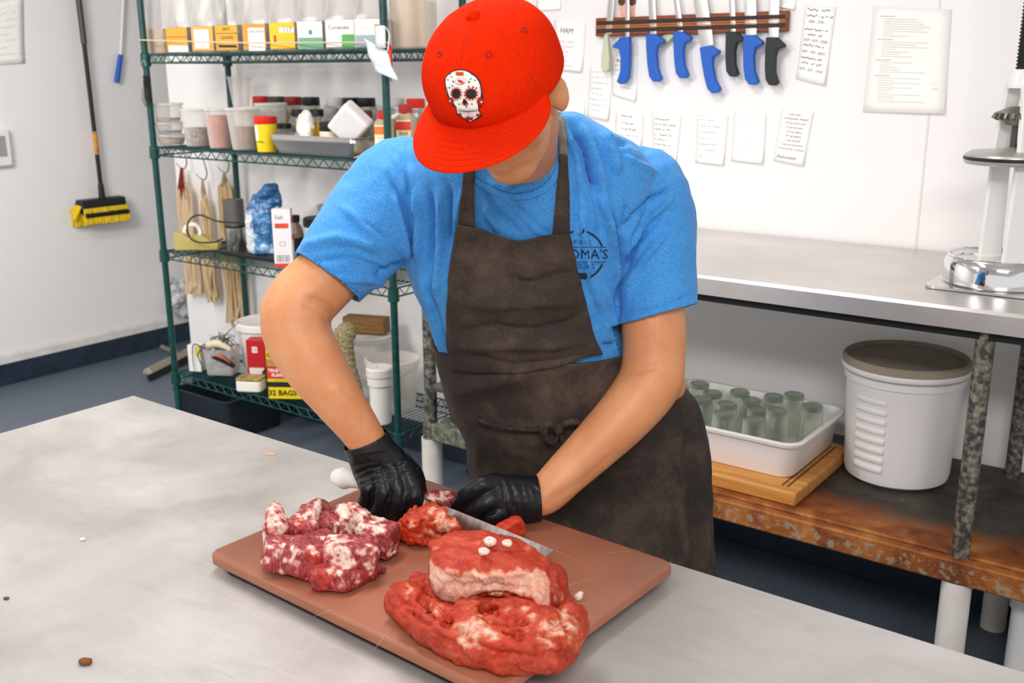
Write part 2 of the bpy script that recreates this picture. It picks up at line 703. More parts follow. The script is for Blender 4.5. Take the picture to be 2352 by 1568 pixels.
# ------------------------------------------------------------------ raised back table
BZ, BY0, BY1 = 1.16, 2.515, 3.285
bt = thing('prep_table', 'raised steel prep table along the back wall on pipe legs with white sleeves', 'table', (-.7, 2.9, 0))
bx0, bx1 = -2.33, .9
mb = MB()
mb.loft([[(x, y, z) for x in (bx0, bx1)] for y, z in ((BY0 + .03, BZ - .053), (BY0, BZ - .053), (BY0, BZ - .008), (BY0 + .006, BZ), (BY1, BZ), (BY1, BZ - .04), (BY0 + .03, BZ - .04))], caps=False, closed=False)
for x in (bx0, bx1):
    mb.poly([(x, BY0, BZ - .053), (x, BY0, BZ - .008), (x, BY0 + .006, BZ), (x, BY1, BZ), (x, BY1, BZ - .04), (x, BY0 + .03, BZ - .04), (x, BY0 + .03, BZ - .053)])
mb.build('tabletop', mat('prep_steel', '#dcd8d5', .33, .7, col2='#c9c4c0', scale=3), bt, angle=25)
MB().box(((bx0 + bx1) / 2, BY0 + .045, BZ - .066), (bx1 - bx0 - .1, .03, .024)).build('brace_rail', C('#2b2d2e', .5, .6), bt)
SZ = .51
mb = MB()
mb.box(((bx0 + bx1) / 2 + .02, (BY0 + BY1) / 2 + .02, SZ - .012), (bx1 - bx0 - .1, BY1 - BY0 - .08, .024))
mb.box(((bx0 + bx1) / 2 + .02, BY0 + .028, SZ - .032), (bx1 - bx0 - .1, .03, .064))
mb.build('undershelf', RUST, bt, bevel=.006)
for x, y, zt in ((-2.285, BY0 + .045, .475), (-.505, BY0 + .05, .475), (-.512, BY1 - .08, .475), (-2.285, BY1 - .07, .475)):
    lg = MB().lathe([(.0225, .30), (.0225, BZ - .05)], (x, y, 0), 18).build('pipe_leg', GALV, bt)
    MB().lathe([(.03, zt - .05), (.03, zt + .015), (.0225, zt + .018)], (x, y, 0), 18).build('collar', GALV, lg)
    MB().lathe([(.037, 0), (.037, zt - .03), (.033, zt - .03), (.033, 0)], (x, y, 0), 20, caps=False).build('pvc_sleeve', PVC, lg, angle=30)

# ------------------------------------------------------------------ green wire rack
RY0, RY1 = 2.77, 3.215
RX0, RX1 = at_y(330, 92, RY0).x, at_y(881, 50, RY0).x
RZ = [at_y(345, 126, RY0).z, at_y(365, 340, RY0).z, at_y(390, 579, RY0).z, at_y(412, 859, RY0).z]
rk = thing('wire_rack', 'green wire shelving rack loaded with spices and supplies against the wall', 'shelving', ((RX0 + RX1) / 2, (RY0 + RY1) / 2, 0))
for x in (RX0, RX1):
    for y in (RY0, RY1):
        mb = MB().lathe([(.0145, .03), (.0145, 2.3), (.01, 2.305)], (x, y, 0), 12)
        for k in range(44):
            mb.lathe([(.0145, -.0012), (.0151, 0), (.0145, .0012)], (x, y, .1 + k * .0508), 10)
        po = mb.build('post', GREEN, rk)
        MB().lathe([(.006, .0), (.018, .004), (.018, .02), (.009, .035)], (x, y, 0), 12).build('foot', BLACK, po)


def bar(mb, a, b, r, n=5):
    mb.tube([a, b], r, n)


for z in RZ:
    mb = MB()
    d = .034
    for za in (z, z - d):
        for y in (RY0, RY1):
            bar(mb, (RX0, y, za), (RX1, y, za), .0036, 6)
        for x in (RX0, RX1):
            bar(mb, (x, RY0, za), (x, RY1, za), .0036, 6)
    sh = mb.build('shelf', GREEN, rk)
    mb = MB()
    n = 46
    for y in (RY0, RY1):
        for i in range(n):
            xa, xb = RX0 + (RX1 - RX0) * i / n, RX0 + (RX1 - RX0) * (i + 1) / n
            bar(mb, (xa, y, z if i % 2 else z - d), (xb, y, z - d if i % 2 else z), .0022, 5)
    n = 14
    for x in (RX0, RX1):
        for i in range(n):
            ya, yb = RY0 + (RY1 - RY0) * i / n, RY0 + (RY1 - RY0) * (i + 1) / n
            bar(mb, (x, ya, z if i % 2 else z - d), (x, yb, z - d if i % 2 else z), .0022, 5)
    o = mb.build('truss_wire', GREEN, sh)
    mb = MB()
    n = 62
    for i in range(1, n):
        x = RX0 + (RX1 - RX0) * i / n
        bar(mb, (x, RY0, z + .004), (x, RY1, z + .004), .0021, 5)
    for k in (.3, .7):
        y = RY0 + (RY1 - RY0) * k
        bar(mb, (RX0, y, z - .001), (RX1, y, z - .001), .003, 5)
    mb.build('wire_deck', GREEN, sh)
    for x in (RX0, RX1):
        for y in (RY0, RY1):
            MB().lathe([(.015, -.05), (.023, -.048), (.021, .006), (.015, .01)], (x, y, z), 14).build('collar', GREEN, sh)


# shelf surface helper: a point on shelf i that the given photo column crosses, at depth y behind the front edge
def shelf_pt(px, i, back, py=None):
    y = RY0 + back
    z = RZ[i] + .0068
    g = py if py is not None else [120, 345, 590, 880][i]
    for _ in range(4):
        p = at_y(px, g, y)
        g = pix((p.x, y, z))[1]
    return Vector((p.x, y, z))


def width_at(p, px):
    q = Vector(p) - CAM
    return px * q.dot(FWD) / FOC
# ------------------------------------------------------------------ things on the green rack
CLEAR = clear_mat('clear_plastic', '#f4f3f1', .16, .12)
CLOUD = clear_mat('cloudy_plastic', '#f8f6f3', .24, .35)
GLASSY = clear_mat('jar_glass', '#e6eae2', .12, .05, .8)
TAN = mat('tan_powder', '#c9a884', .9, col2='#b8946e', scale=60, bump=.2)


def spice(name, a, b, s=90):
    return mat(name, a, .85, col2=b, scale=s, contrast=(.4, .6), bump=.5, bscale=s * 3)


LEAFY = spice('bay_leaves', '#4f4a26', '#a39a5c', 110)
SEED = spice('seeds', '#7a5428', '#c99a5e', 170)
PEPPER = spice('peppercorn', '#2c241e', '#6b5a4b', 160)
NUTS = spice('nutmegs', '#5f4638', '#b59a84', 75)
ORANGE = spice('paprika', '#b4562a', '#cf7a44', 40)
BROWNP = spice('brown_rub', '#8d6a55', '#a88670', 60)
GREYSP = spice('ground_spice', '#8a7760', '#a8947c', 60)


def lettering(mb_fn, mats, parent, name='lettering'):
    mb = MB()
    mb_fn(mb)
    return mb.build(name, mats, parent, world=False, smooth=False)


def jug(px, lab, band, contents, w=.112, h=.28, fill=.106, back=.075, rot=28, words=(), extra=None, label=''):
    p = shelf_pt(px, 0, back)
    t = thing('spice_jug', label, 'jug', p, math.radians(rot))
    s = w / 2
    mb = MB()
    r0 = rrect(w, w, .014)
    prof = [(0.96, 0), (1, .006), (1, fill + .012), (.93, fill + .03), (.74, h - .06), (.5, h - .03), (.42, h - .028), (.42, h)]
    mb.loft([[(x * k, y * k, z) for x, y in r0] for k, z in prof])
    mb.build('body', CLEAR, t, world=False, angle=60)
    MB().loft([[(x * .95, y * .95, z) for x, y in r0] for z in (.004, fill)]).build('contents', contents, t, world=False)
    MB().lathe([(.03, h - .004), (.033, h), (.033, h + .025), (.028, h + .03)], (0, 0, 0), 16).build('cap', WHITEP, t, world=False)
    if lab:
        mb = MB().box((-.002, -s - .0008, fill * .5 + .002), (w * .86, .0012, fill * .92))
        lb = mb.build('paper_label', C(lab, .5), t, world=False, smooth=False)
        if band:
            mb = MB()
            for (cx, cz, bw, bh, col) in band:
                mb.box((cx * w, -s - .0016, cz * fill), (bw * w, .0008, bh * fill), mi=[b[4] for b in band].index(col))
            mb.build('label_panel', [C(c, .5) for c in [b[4] for b in band]], lb, world=False, smooth=False)
        if words:
            mb = MB()
            for (s_, size, cx, cz) in words:
                write(mb, s_, size, (cx * w, -s - .0024, cz * fill))
            mb.build('lettering', INKD, lb, world=False, smooth=False)
    return t


g = 'spice jugs along the top shelf'
jug(376, None, None, TAN, rot=14, back=.11, fill=.106, label='clear spice jug full of tan powder, leftmost on the top shelf')
jug(424, '#eda02a', [(0, .62, .84, .03, '#8a4a10'), (.02, .16, .8, .26, '#f1ece4')], PEPPER, words=[('- - -', .017, -.02, .48), ('- -', .015, 0, .82)], label='spice jug with orange label and white strip along its foot')
jug(482, '#e2a94e', [(-.05, .5, .58, .72, '#f3efe8')], BROWNP, words=[('- - -', .017, -.05, .6), ('- -', .013, -.05, .4)], label='spice jug with a white note stuck over an amber label')
jug(537, '#dba52c', [(0, .68, .84, .025, '#6a4c10'), (0, .2, .7, .1, '#3a2a12')], LEAFY, words=[('BAY', .017, 0, .84), ('LEAVES', .017, 0, .52)], label='mustard labelled jug of bay leaves with green side showing')
jug(600, '#e8962a', [(.06, .42, .62, .84, '#f4f0ea')], LEAFY, words=[('OREGANO', .014, .06, .7), ('- - - -', .02, .06, .16)], label='orange labelled jug with a tall white paper over the label')
jug(664, '#f6c50c', [(.15, .72, .52, .17, '#f6f2ea'), (-.27, .42, .09, .24, '#c8322a')], SEED, w=.118, words=[('117', .026, .17, .72), ('- - -', .013, .12, .42)], label='bright yellow labelled spice jug marked 117')
jug(727, '#f3f1ec', [(0, .22, .86, .4, '#6fae86'), (0, .6, .12, .16, '#4c9a6a')], PEPPER, w=.116, words=[('- - -', .013, 0, .25)], label='spice jug with white label above a green band')
jug(796, '#f5f3ee', [(.22, .26, .38, .46, '#5bab5a')], SEED, w=.128, words=[('Coriander', .02, -.04, .72)], label='spice jug of seeds with handwritten word on white label')
jug(857, '#efece2', [(0, .24, .86, .4, '#9db1bb'), (.3, .7, .16, .2, '#a9b874')], GREYSP, w=.112, words=[('- - -', .015, -.1, .7)], label='spice jug with cream and blue-grey label beside the right post')
p = shelf_pt(952, 0, .23)
t = thing('storage_bin', 'big clear square bin of beige flour right of the rack post', 'bin', p, math.radians(20))
mb = MB()
r0 = rrect(.15, .15, .02)
mb.loft([[(x * k, y * k, z) for x, y in r0] for k, z in ((.9, 0), (.94, .004), (1, .24), (1.05, .243), (1.05, .252))])
mb.build('body', CLEAR, t, world=False)
MB().loft([[(x * k, y * k, z) for x, y in r0] for k, z in ((.88, .006), (.95, .17))]).build('contents', mat('flour', '#efdac4', .9, col2='#e6cdb4', scale=9), t, world=False)

# elastic cord across the jugs
a, b = at_y(331, 92, RY0 - .016), at_y(884, 108, RY0 - .016)
mb = MB()
a, b = Vector((RX0, a.y - .003, a.z)), Vector((RX1, b.y - .003, b.z + .016))
pts = [a, a.lerp(b, .05) + Vector((0, -.008, 0)), a.lerp(b, .5) + Vector((0, -.012, -.006)), a.lerp(b, .95) + Vector((0, -.008, 0)), b]
mb.tube(catmull(pts, 8), .0028, 6)
for q in (a, b):
    mb.tube([q + Vector((.019 * math.cos(k * PI / 6), .019 + .019 * math.sin(k * PI / 6), 0)) for k in range(12)], .0028, 6, closed=True)
tag(mb.build('elastic_cord', C('#dcc7a6', .7)), 'tan elastic cord stretched across the spice jugs between the rack posts', 'cord')

# paper mask, red marker, black net on the posts
q = at_y(862, 118, RY0 - .05)
t = thing('face_mask', 'folded white and pale blue paper mask hanging on the right rack post', 'mask', q)
rows = []
for i in range(9):
    v = i / 8
    row = []
    for j in range(7):
        u = j / 6
        x = -.052 + .1 * u + .05 * v
        z = .012 - .115 * v * (1 - .1 * u) - .045 * u + .035
        row.append((x, -.004 + .012 * math.sin(v * 9) * .35 + .01 * u * u, z))
    rows.append(row)
MB().grid(rows).build('mask_sheet', mat('mask_paper', '#eef0f2', .8, col2='#d5e2ec', scale=12), t, world=False, solid=.002)
mb = MB()
pts = [(.02, -.0, .03), (.03, -.014, .07), (.05, -.01, .085), (.065, .006, .06), (.06, .0, .0)]
mb.tube(catmull(pts, 5), (.0022), 6)
rows = [[(.012 + .05 * u, -.01 - .008 * math.sin(PI * u), .085 - .075 * v) for u in (0, .3, .6, 1)] for v in (0, .33, .66, 1)]
mb.build('ear_loop', C('#f3f2f1', .8), t, world=False)
MB().grid(rows).build('folded_flap', C('#e9eaeb', .8), t, world=False, solid=.002)
q = at_y(896, 138, RY0 - .03)
t = thing('marker_pen', 'red marker pen clipped to the right rack post below the top shelf', 'marker', q)
MB().lathe([(.005, -.05), (.0075, -.045), (.0085, .0), (.0085, .045), (.005, .052)], (0, 0, 0), 12).build('barrel', RED, t, world=False)
MB().lathe([(.0012, -.075), (.003, -.062), (.0055, -.05)], (0, 0, 0), 10).build('tip', C('#8f1f1a', .4), t, world=False)
MB().box((.0, -.01, .03), (.003, .003, .035)).build('clip', RED, t, world=False)
q = at_y(340, 205, RY0 - .018)
t = thing('rolled_net', 'bundle of black netting hung on the left rack post from a wire hook', 'net', q)
mb = MB()
for k in range(9):
    ph = k * .7
    pts = [(.014 * math.cos(ph + i * .9) * (1 + .25 * math.sin(i + k)), -.006 + .01 * math.sin(ph + i * .9), .06 - i * .016) for i in range(8)]
    mb.tube(catmull(pts, 4), .0035 if k < 4 else .0016, 6)
for k in range(7):
    x = -.03 + .009 * k
    mb.tube(catmull([(x, -.012, .005), (x + .006, -.016, -.02), (x - .004, -.014, -.045), (x * .5, -.012, -.075)], 4), .0011, 4)
mb.build('netting', C('#2c2d2b', .8), t, world=False)
mb = MB()
mb.tube(catmull([(-.004, -.008, .055), (-.02, -.01, .075), (-.012, -.008, .115), (.004, -.006, .12), (.012, -.006, .1)], 5), .0014, 6)
mb.build('wire_hook', CHROME, t, world=False)


# ---- second shelf
def tub(px, back, rt, rb, h, contents, fill, label, z=0., lid=True, name='deli_tub', m=None, i=1, cone=0., group=None):
    p = shelf_pt(px, i, back)
    p.z += z
    t = thing(name, label, 'tub', p, group=group)
    mb = MB().lathe([(rb * .9, 0), (rb, .004), (rt, h - .012), (rt + .003, h - .01), (rt + .003, h)], (0, 0, 0), 24, caps=not lid)
    mb.build('body', m or CLOUD, t, world=False)
    if contents:
        rf = rb + (rt - rb) * fill
        MB().lathe([(rb * .88, .005), (rb * .96, .008), (rf * .97, h * fill), (.001, h * fill + cone)], (0, 0, 0), 20).build('contents', contents, t, world=False)
    if lid:
        MB().lathe([(rt + .005, h - .008), (rt + .005, h + .001), (rt - .004, h + .001), (rt - .006, h - .002), (.001, h - .002)], (0, 0, 0), 24).build('lid', CLOUD, t, world=False)
    return t


q = .045
tub(396, .09, .062, .052, .05, TAN, .62, 'short tub of tan spice at the foot of the left stack', 0)
tub(394, .09, .062, .052, .052, PEPPER, .22, 'short tub with a dark layer, middle of the left stack', .0525)
tub(392, .09, .066, .054, .082, SEED, .2, 'deeper tub with brown seeds, topmost of the left stack', .106)
tub(455, .11, .064, .05, .165, NUTS, .5, 'tall cloudy tub half full of whole nutmegs')
tub(507, .085, .058, .045, .172, ORANGE, .82, 'tall cloudy tub of orange paprika powder')
tub(563, .085, .068, .052, .176, BROWNP, .55, 'tall cloudy tub of brown spice rub beside the yellow can')
tub(628, .26, .066, .054, .19, GREYSP, .3, 'wide cloudy tub with clear lid standing behind the yellow can')
tub(556, .36, .056, .052, .15, GREYSP, .4, 'cloudy tub hidden behind the tall tubs, carrying the empty white cup')
tub(560, .36, .052, .036, .15, None, 0, 'tall empty white cup standing above the spice tubs', .153, lid=False, name='plastic_cup')

p = shelf_pt(614, 1, .06)
t = thing('spice_can', 'yellow can with a red lid at the front of the second shelf', 'can', p)
MB().lathe([(.036, 0), (.04, .003), (.045, .118), (.045, .122)], (0, 0, 0), 24).build('body', mat('can_yellow', '#f3cf12', .35), t, world=False)
MB().lathe([(.0465, .116), (.0475, .118), (.0475, .143), (.044, .147), (.001, .147)], (0, 0, 0), 24).build('lid', RED, t, world=False)
mb = MB()
rows = [[(.0452 * math.cos(a), .0452 * math.sin(a), z) if z > .1 else (.0425 * math.cos(a), .0425 * math.sin(a), z) for a in [math.radians(d) for d in range(225, 275, 8)]] for z in (.05, .108)]
mb.grid(rows)
mb.build('paper_label', PAPER, t, world=False)
mb = MB().box((.012, -.043, .045), (.03, .002, .005))
mb.build('green_stripe', C('#5a9a2a', .5), t, world=False, smooth=False)

p = shelf_pt(656, 1, .175)
t = thing('glass_jar', 'small glass jar with a dark lid between yellow can and steel pan', 'jar', p)
MB().lathe([(.032, 0), (.036, .006), (.036, .07), (.028, .09), (.028, .095)], (0, 0, 0), 20).build('body', GLASSY, t, world=False)
MB().lathe([(.029, .09), (.031, .092), (.031, .11), (.028, .112), (.001, .112)], (0, 0, 0), 20).build('lid', C('#3a3c3a', .4, .6), t, world=False)
MB().lathe([(.031, .004), (.033, .04), (.001, .045)], (0, 0, 0), 16).build('contents', PEPPER, t, world=False)

# steel pan with its load
pa, pb = shelf_pt(652, 1, .075, 352), shelf_pt(846, 1, .075, 356)
pc = (pa + pb) / 2
L = (pb - pa).length
t = thing('steam_pan', 'stainless steel pan holding small packets, at the front of the second shelf', 'pan', pc)
mb = MB()
o1, o2 = rrect(L, .15, .03), rrect(L * .9, .12, .03)
rim = rrect(L + .02, .17, .035)
inn = rrect(L - .006, .144, .028)
mb.loft([[(x, y, .002) for x, y in o2], [(x, y, .055) for x, y in o1], [(x * 1.02, y * 1.03, .06) for x, y in o1], [(x, y, .075) for x, y in o1], [(x, y, .076) for x, y in rim], [(x, y, .08) for x, y in rim], [(x, y, .079) for x, y in inn], [(x * .9, y * .85, .008) for x, y in inn]])
mb.build('pan', mat('pan_steel', '#b9b7b3', .3, .9), t, world=False)
pz = pc.z + .009


def in_pan(px, dy, name, label, cat):
    x = at_y(px, 310, pc.y + dy).x
    return thing(name, label, cat, (x, pc.y + dy, pz))


t = in_pan(703, -.01, 'spice_bag', 'white and yellow spice bag slumped in the steel pan', 'bag')
mb = MB()
rng = random.Random(3)
for k in range(9):
    a = k / 8
    mb.ell((-.012 + .03 * a + rng.uniform(-.01, .01), rng.uniform(-.01, .01), .03 + .1 * (1 - abs(a - .4))), (.03, .024, .04), Matrix.Rotation(rng.uniform(-.6, .6), 3, 'Y'), 10, 8)
V, F, N = arrays(mb, .004, 3)
V = V + N * (nz(V, 60, 2)[:, None] * .004)
V[:, 2] = np.maximum(V[:, 2], 0.001)
raw('sack', V, F, mat('bag_film', '#f1eeea', .3, col2='#e8b422', scale=14, contrast=(.52, .6), col3='#c2571e'), t, world=False)
t = in_pan(757, -.005, 'spice_jar', 'low jar with black lid and cream label standing in the steel pan', 'jar')
MB().lathe([(.036, 0), (.039, .004), (.039, .085), (.036, .09)], (0, 0, 0), 20).build('body', C('#e3d6b4', .5), t, world=False)
MB().lathe([(.04, .088), (.041, .09), (.041, .12), (.038, .123), (.001, .123)], (0, 0, 0), 20).build('lid', BLACK, t, world=False)
MB().lathe([(.0395, .03), (.0395, .07)], (0, 0, 0), 20, caps=False).build('paper_label', C('#f0ead8', .6), t, world=False)
t = in_pan(733, .035, 'spice_packet', 'amber and yellow packet behind the black lidded jar in the pan', 'packet')
MB().box((0, 0, .06), (.05, .02, .115)).build('pouch', mat('packet', '#e5b63a', .4, col2='#b0502a', scale=18, contrast=(.5, .55)), t, world=False, bevel=.006)
t = in_pan(806, -.006, 'foam_block', 'white rounded foam block tilted on a corner in the steel pan', 'block')
R = Matrix.Rotation(math.radians(-40), 3, 'Y') @ Matrix.Rotation(math.radians(25), 3, 'X')
mb = MB().box((0.0, 0.0, .118), (.14, .065, .125), R)
mb.build('block', mat('foam_white', '#f0ecea', .6), t, world=False, bevel=.014, bseg=4)
t = in_pan(697, .028, 'tin', 'low silver lidded tin behind the spice bag in the pan', 'tin')
MB().lathe([(.026, 0), (.028, .003), (.028, .11), (.03, .112), (.03, .13), (.027, .133), (.001, .133)], (0, 0, 0), 20).build('tin_body', C('#cfcfcc', .25, .9), t, world=False)


# rows of spice jars at the back
def jar(px, back, lidcol, contents, h, w, label, paper=None, square=True):
    p = shelf_pt(px, 1, back)
    t = thing('spice_jar', label, 'jar', p, math.radians(22))
    ring = rrect(w, w, .012 if square else w * .49, 5)
    MB().loft([[(x * k, y * k, z) for x, y in ring] for k, z in ((.97, 0), (1, .004), (1, h * .7), (.8, h * .8), (.78, h * .84))]).build('body', GLASSY, t, world=False)
    MB().loft([[(x * .93, y * .93, z) for x, y in ring] for z in (.004, h * .68)]).build('contents', contents, t, world=False)
    MB().lathe([(w * .45, h * .83), (w * .47, h * .84), (w * .47, h * .985), (w * .43, h), (.001, h)], (0, 0, 0), 18).build('lid', C(lidcol, .4), t, world=False)
    if paper:
        lb = MB().box((0, -w / 2 - .001, h * .36), (w * .8, .0012, h * .42)).build('paper_label', C('#f0eee9', .6), t, world=False, smooth=False)
        mb = MB()
        write(mb, paper, w * .3, (0, -w / 2 - .0022, h * .42))
        mb.build('lettering', INKD, lb, world=False, smooth=False)
    return t


for px, col, cn, lab in [
        (606, '#b8231e', GREYSP, 'red lidded spice jar at the left end of the back row'),
        (642, '#3b3d3c', GREYSP, 'grey lidded spice jar second from the left in the back row'),
        (680, '#7d1f1c', BROWNP, 'dark red lidded spice jar in the back row beside the grey lid'),
        (720, '#191b1d', GREYSP, 'black lidded spice jar behind the left white labelled jar'),
        (776, '#c9c7c4', GREYSP, 'pale grey lidded spice jar behind the white foam block'),
        (812, '#17191b', PEPPER, 'black lidded jar of dark spice behind the foam block'),
        (846, '#17191b', BROWNP, 'black lidded jar of brown spice just left of the right post'),
        (912, '#c9c8cc', GREYSP, 'pale lidded spice jar just right of the right rack post'),
        (958, '#e0221b', GREYSP, 'bright red lidded spice jar at the right end of the back row')]:
    jar(px, .385, col, cn, .215, .082, lab)
jar(692, .27, '#16181a', GREYSP, .165, .075, 'short spice jar with black lid ahead of the back row')
jar(733, .24, '#17181a', GREYSP, .17, .068, 'left one of two spice jars with white labels behind the steel pan', '- -')
jar(765, .24, '#8f8d89', GREYSP, .178, .068, 'right one of two spice jars with white labels behind the steel pan', '- - -')
jar(840, .24, '#6a2a20', BROWNP, .17, .072, 'brown filled jar behind the right end of the steel pan', None)


def bottle(px, back, h, w, cap, labcol, words, label, top=None, py=None):
    p = shelf_pt(px, 1, back)
    t = thing('sauce_bottle', label, 'bottle', p, math.radians(26))
    ring = rrect(w, w, .016)
    MB().loft([[(x * k, y * k, z) for x, y in ring] for k, z in ((.95, 0), (1, .004), (1, h * .76), (.6, h * .84))]).build('body', C('#b9a98e', .4), t, world=False)
    MB().lathe([(w * .36, h * .82), (w * .38, h * .84), (w * .38, h * .99), (w * .33, h), (.001, h)], (0, 0, 0), 16).build('cap', C(cap, .4), t, world=False)
    lb = MB().box((0, -w / 2 - .001, h * .38), (w * .84, .0014, h * .66)).build('paper_label', C(labcol, .5), t, world=False, smooth=False)
    mb = MB()
    mb.box((0, -w / 2 - .002, h * .6), (w * .84, .001, h * .16), mi=0)
    mb.box((.0, -w / 2 - .002, h * .27), (w * .84, .001, h * .02), mi=0)
    mb.box((.006, -w / 2 - .002, h * .14), (w * .4, .001, h * .13), mi=1)
    mb.build('label_panel', [C(top or '#d8392a', .5), C('#7fa842', .5)], lb, world=False, smooth=False)
    mb = MB()
    for k, s_ in enumerate(words):
        write(mb, s_, w * .27, (0, -w / 2 - .003, h * (.46 - .1 * k)))
    mb.build('lettering', C('#7a2a1c', .6), lb, world=False, smooth=False)


bottle(885, .08, .18, .066, '#cf2a22', '#efe3be', ('- - -',), 'square bottle with red cap and yellow label half behind the right post', '#ee7a20')
bottle(935, .2, .2, .07, '#b02c28', '#f0dfae', ('Basil', '- -'), 'square bottle with beige label and green leaf print beside the cap')
p = shelf_pt(850, 1, .02)
rows = [[(p.x - .075 + .15 * u, p.y - .012 + .09 * v, p.z + .003 + .008 * abs(math.sin(7 * u + 3 * v)) * (1 - v * .5)) for u in [k / 14 for k in range(15)]] for v in [k / 6 for k in range(7)]]
tag(MB().grid(rows).build('cloth', C('#e9dcc4', .9), solid=.003), 'crumpled cream cloth on the second shelf in front of the pan', 'cloth')

# ---- netting on hooks behind the third shelf
NETT = mat('net_tan', '#d8bc92', .85, col2='#a5875c', scale=70, stretch=(1, 1, .12), contrast=(.35, .65))
NETP = clear_mat('net_pale', '#ecd3ae', .5, .7)
REDN = mat('red_cord', '#8f1620', .7, col2='#6b0f18', scale=60)


def hook_and_net(px, pyh, top, bot, w, m, label, red=False, dy=0.):
    y = RY1 + .03 + dy
    a = at_y(px, pyh, y)
    ztop = RZ[1] - .032
    t = thing('butcher_netting', label, 'netting', (a.x, y, a.z))
    mb = MB()
    pts = [(0, .0, ztop + .03 - a.z), (.004, .0, ztop - .02 - a.z), (.036, 0, .06), (.038, 0, .024), (.014, 0, 0), (-.02, 0, .006), (-.05, 0, .026)]
    mb.tube(catmull(pts, 6), [.0034] * 30 + [.0022] * 7, 6)
    mb.build('steel_hook', mat('hook_steel', '#8b8d8c', .25, .95), t, world=False)
    zt, zb = at_y(px, top, y).z - a.z, at_y(px, bot, y).z - a.z
    n = 17
    mb = MB()
    rng = random.Random(px)
    for k in range(n):
        u = (k / (n - 1) - .5)
        sw = rng.uniform(-.012, .012)
        pts = [(u * .012, 0, -.002), (u * w * .45, rng.uniform(-.008, .008), zt * .5), (u * w * .9, rng.uniform(-.014, .014), zt * 1.05), (u * w + sw * .4, rng.uniform(-.016, .014), zt + (zb - zt) * .4), (u * w * 1.05 + sw, rng.uniform(-.016, .014), zt + (zb - zt) * .75), (u * w + sw * 1.6, rng.uniform(-.014, .012), zb + rng.uniform(0, .05))]
        P = catmull(pts, 5)
        mb.tube(P, [(.0016, .0016)] * 9 + [(.0095 + .005 * rng.random(), .005)] * (len(P) - 9), 6)
    mb.build('net_strands', m, t, world=False)
    if red:
        mb = MB()
        for k in range(10):
            u = k / 9 - .5
            mb.tube(catmull([(u * .014, -.006, .004), (u * .02, -.01, -.02), (u * .05, -.016, zt * .7), (u * .075, -.014 + rng.uniform(-.006, .006), zt * 1.15 + rng.uniform(-.02, .03))], 5), .0019, 5)
        mb.build('red_ties', REDN, t, world=False)


hook_and_net(419, 387, 440, 672, .1, NETP, 'pale meat netting with red ties hanging from the leftmost hook', True)
hook_and_net(465, 412, 470, 690, .06, NETT, 'narrow tan netting hanging from the low middle hook')
hook_and_net(515, 396, 440, 745, .105, NETT, 'wide tan netting hanging from the right hook down past the third shelf')


# ---- third shelf
p = shelf_pt(455, 2, .1)
t = thing('tape_dispenser', 'yellow-beige desk tape dispenser with a white tape roll on the third shelf', 'dispenser', p, math.radians(38))
mb = MB()
sil = [(-.1, 0), (.1, 0), (.105, .03), (.07, .04), (.035, .068), (-.02, .07), (-.032, .055), (-.055, .082), (-.1, .082)]
mb.loft([[(x, y, z) for x, z in sil] for y in (-.034, .034)])
mb.build('base', mat('dispenser_beige', '#bfae66', .5, col2='#b3a057', scale=8), t, world=False, bevel=.005, smooth=True)
mb = MB()
RX = Matrix.Rotation(PI / 2, 3, 'X')
mb.lathe([(.03, -.012), (.043, -.012), (.043, .012), (.03, .012), (.03, -.012)], (-.018, 0, .083), 28, RX, caps=False)
rl = mb.build('tape_roll', C('#f2ede2', .5), t, world=False)
mb = MB().lathe([(.0285, -.013), (.0295, -.013), (.0295, .013), (.0285, .013), (.0285, -.013)], (-.018, 0, .083), 28, RX, caps=False)
mb.build('core', C('#d8cfae', .6), rl, world=False)
mb = MB().box((.098, 0, .036), (.004, .03, .008))
mb.build('cutter', C('#88898a', .3, .9), t, world=False)
pts = [at_y(px, py, RY0 + .035) for px, py in ((560, 512), (500, 508), (462, 494), (440, 500), (430, 520), (436, 545), (455, 556), (490, 556), (512, 548))]
tag(MB().tube(catmull(pts, 6), .0038, 8).build('cable_loop', BLACK), 'thin black cable looped in front of the tape dispenser', 'cable')

p = shelf_pt(545, 2, .17)
t = thing('steel_canister', 'tall steel canister with grey upper half standing before the rack leg', 'canister', p)
MB().lathe([(.042, 0), (.044, .004), (.044, .115)], (0, 0, 0), 24).build('lower_body', mat('canister_steel', '#bdbab5', .22, .95), t, world=False)
MB().lathe([(.0455, .115), (.0455, .12), (.0455, .236), (.042, .24), (.001, .24)], (0, 0, 0), 24).build('upper_body', mat('canister_grey', '#6b6762', .45, .5), t, world=False)
MB().lathe([(.0458, .113), (.0472, .115), (.0472, .124), (.0458, .126)], (0, 0, 0), 24, caps=False).build('band', C('#3a3a3a', .35, .7), t, world=False)

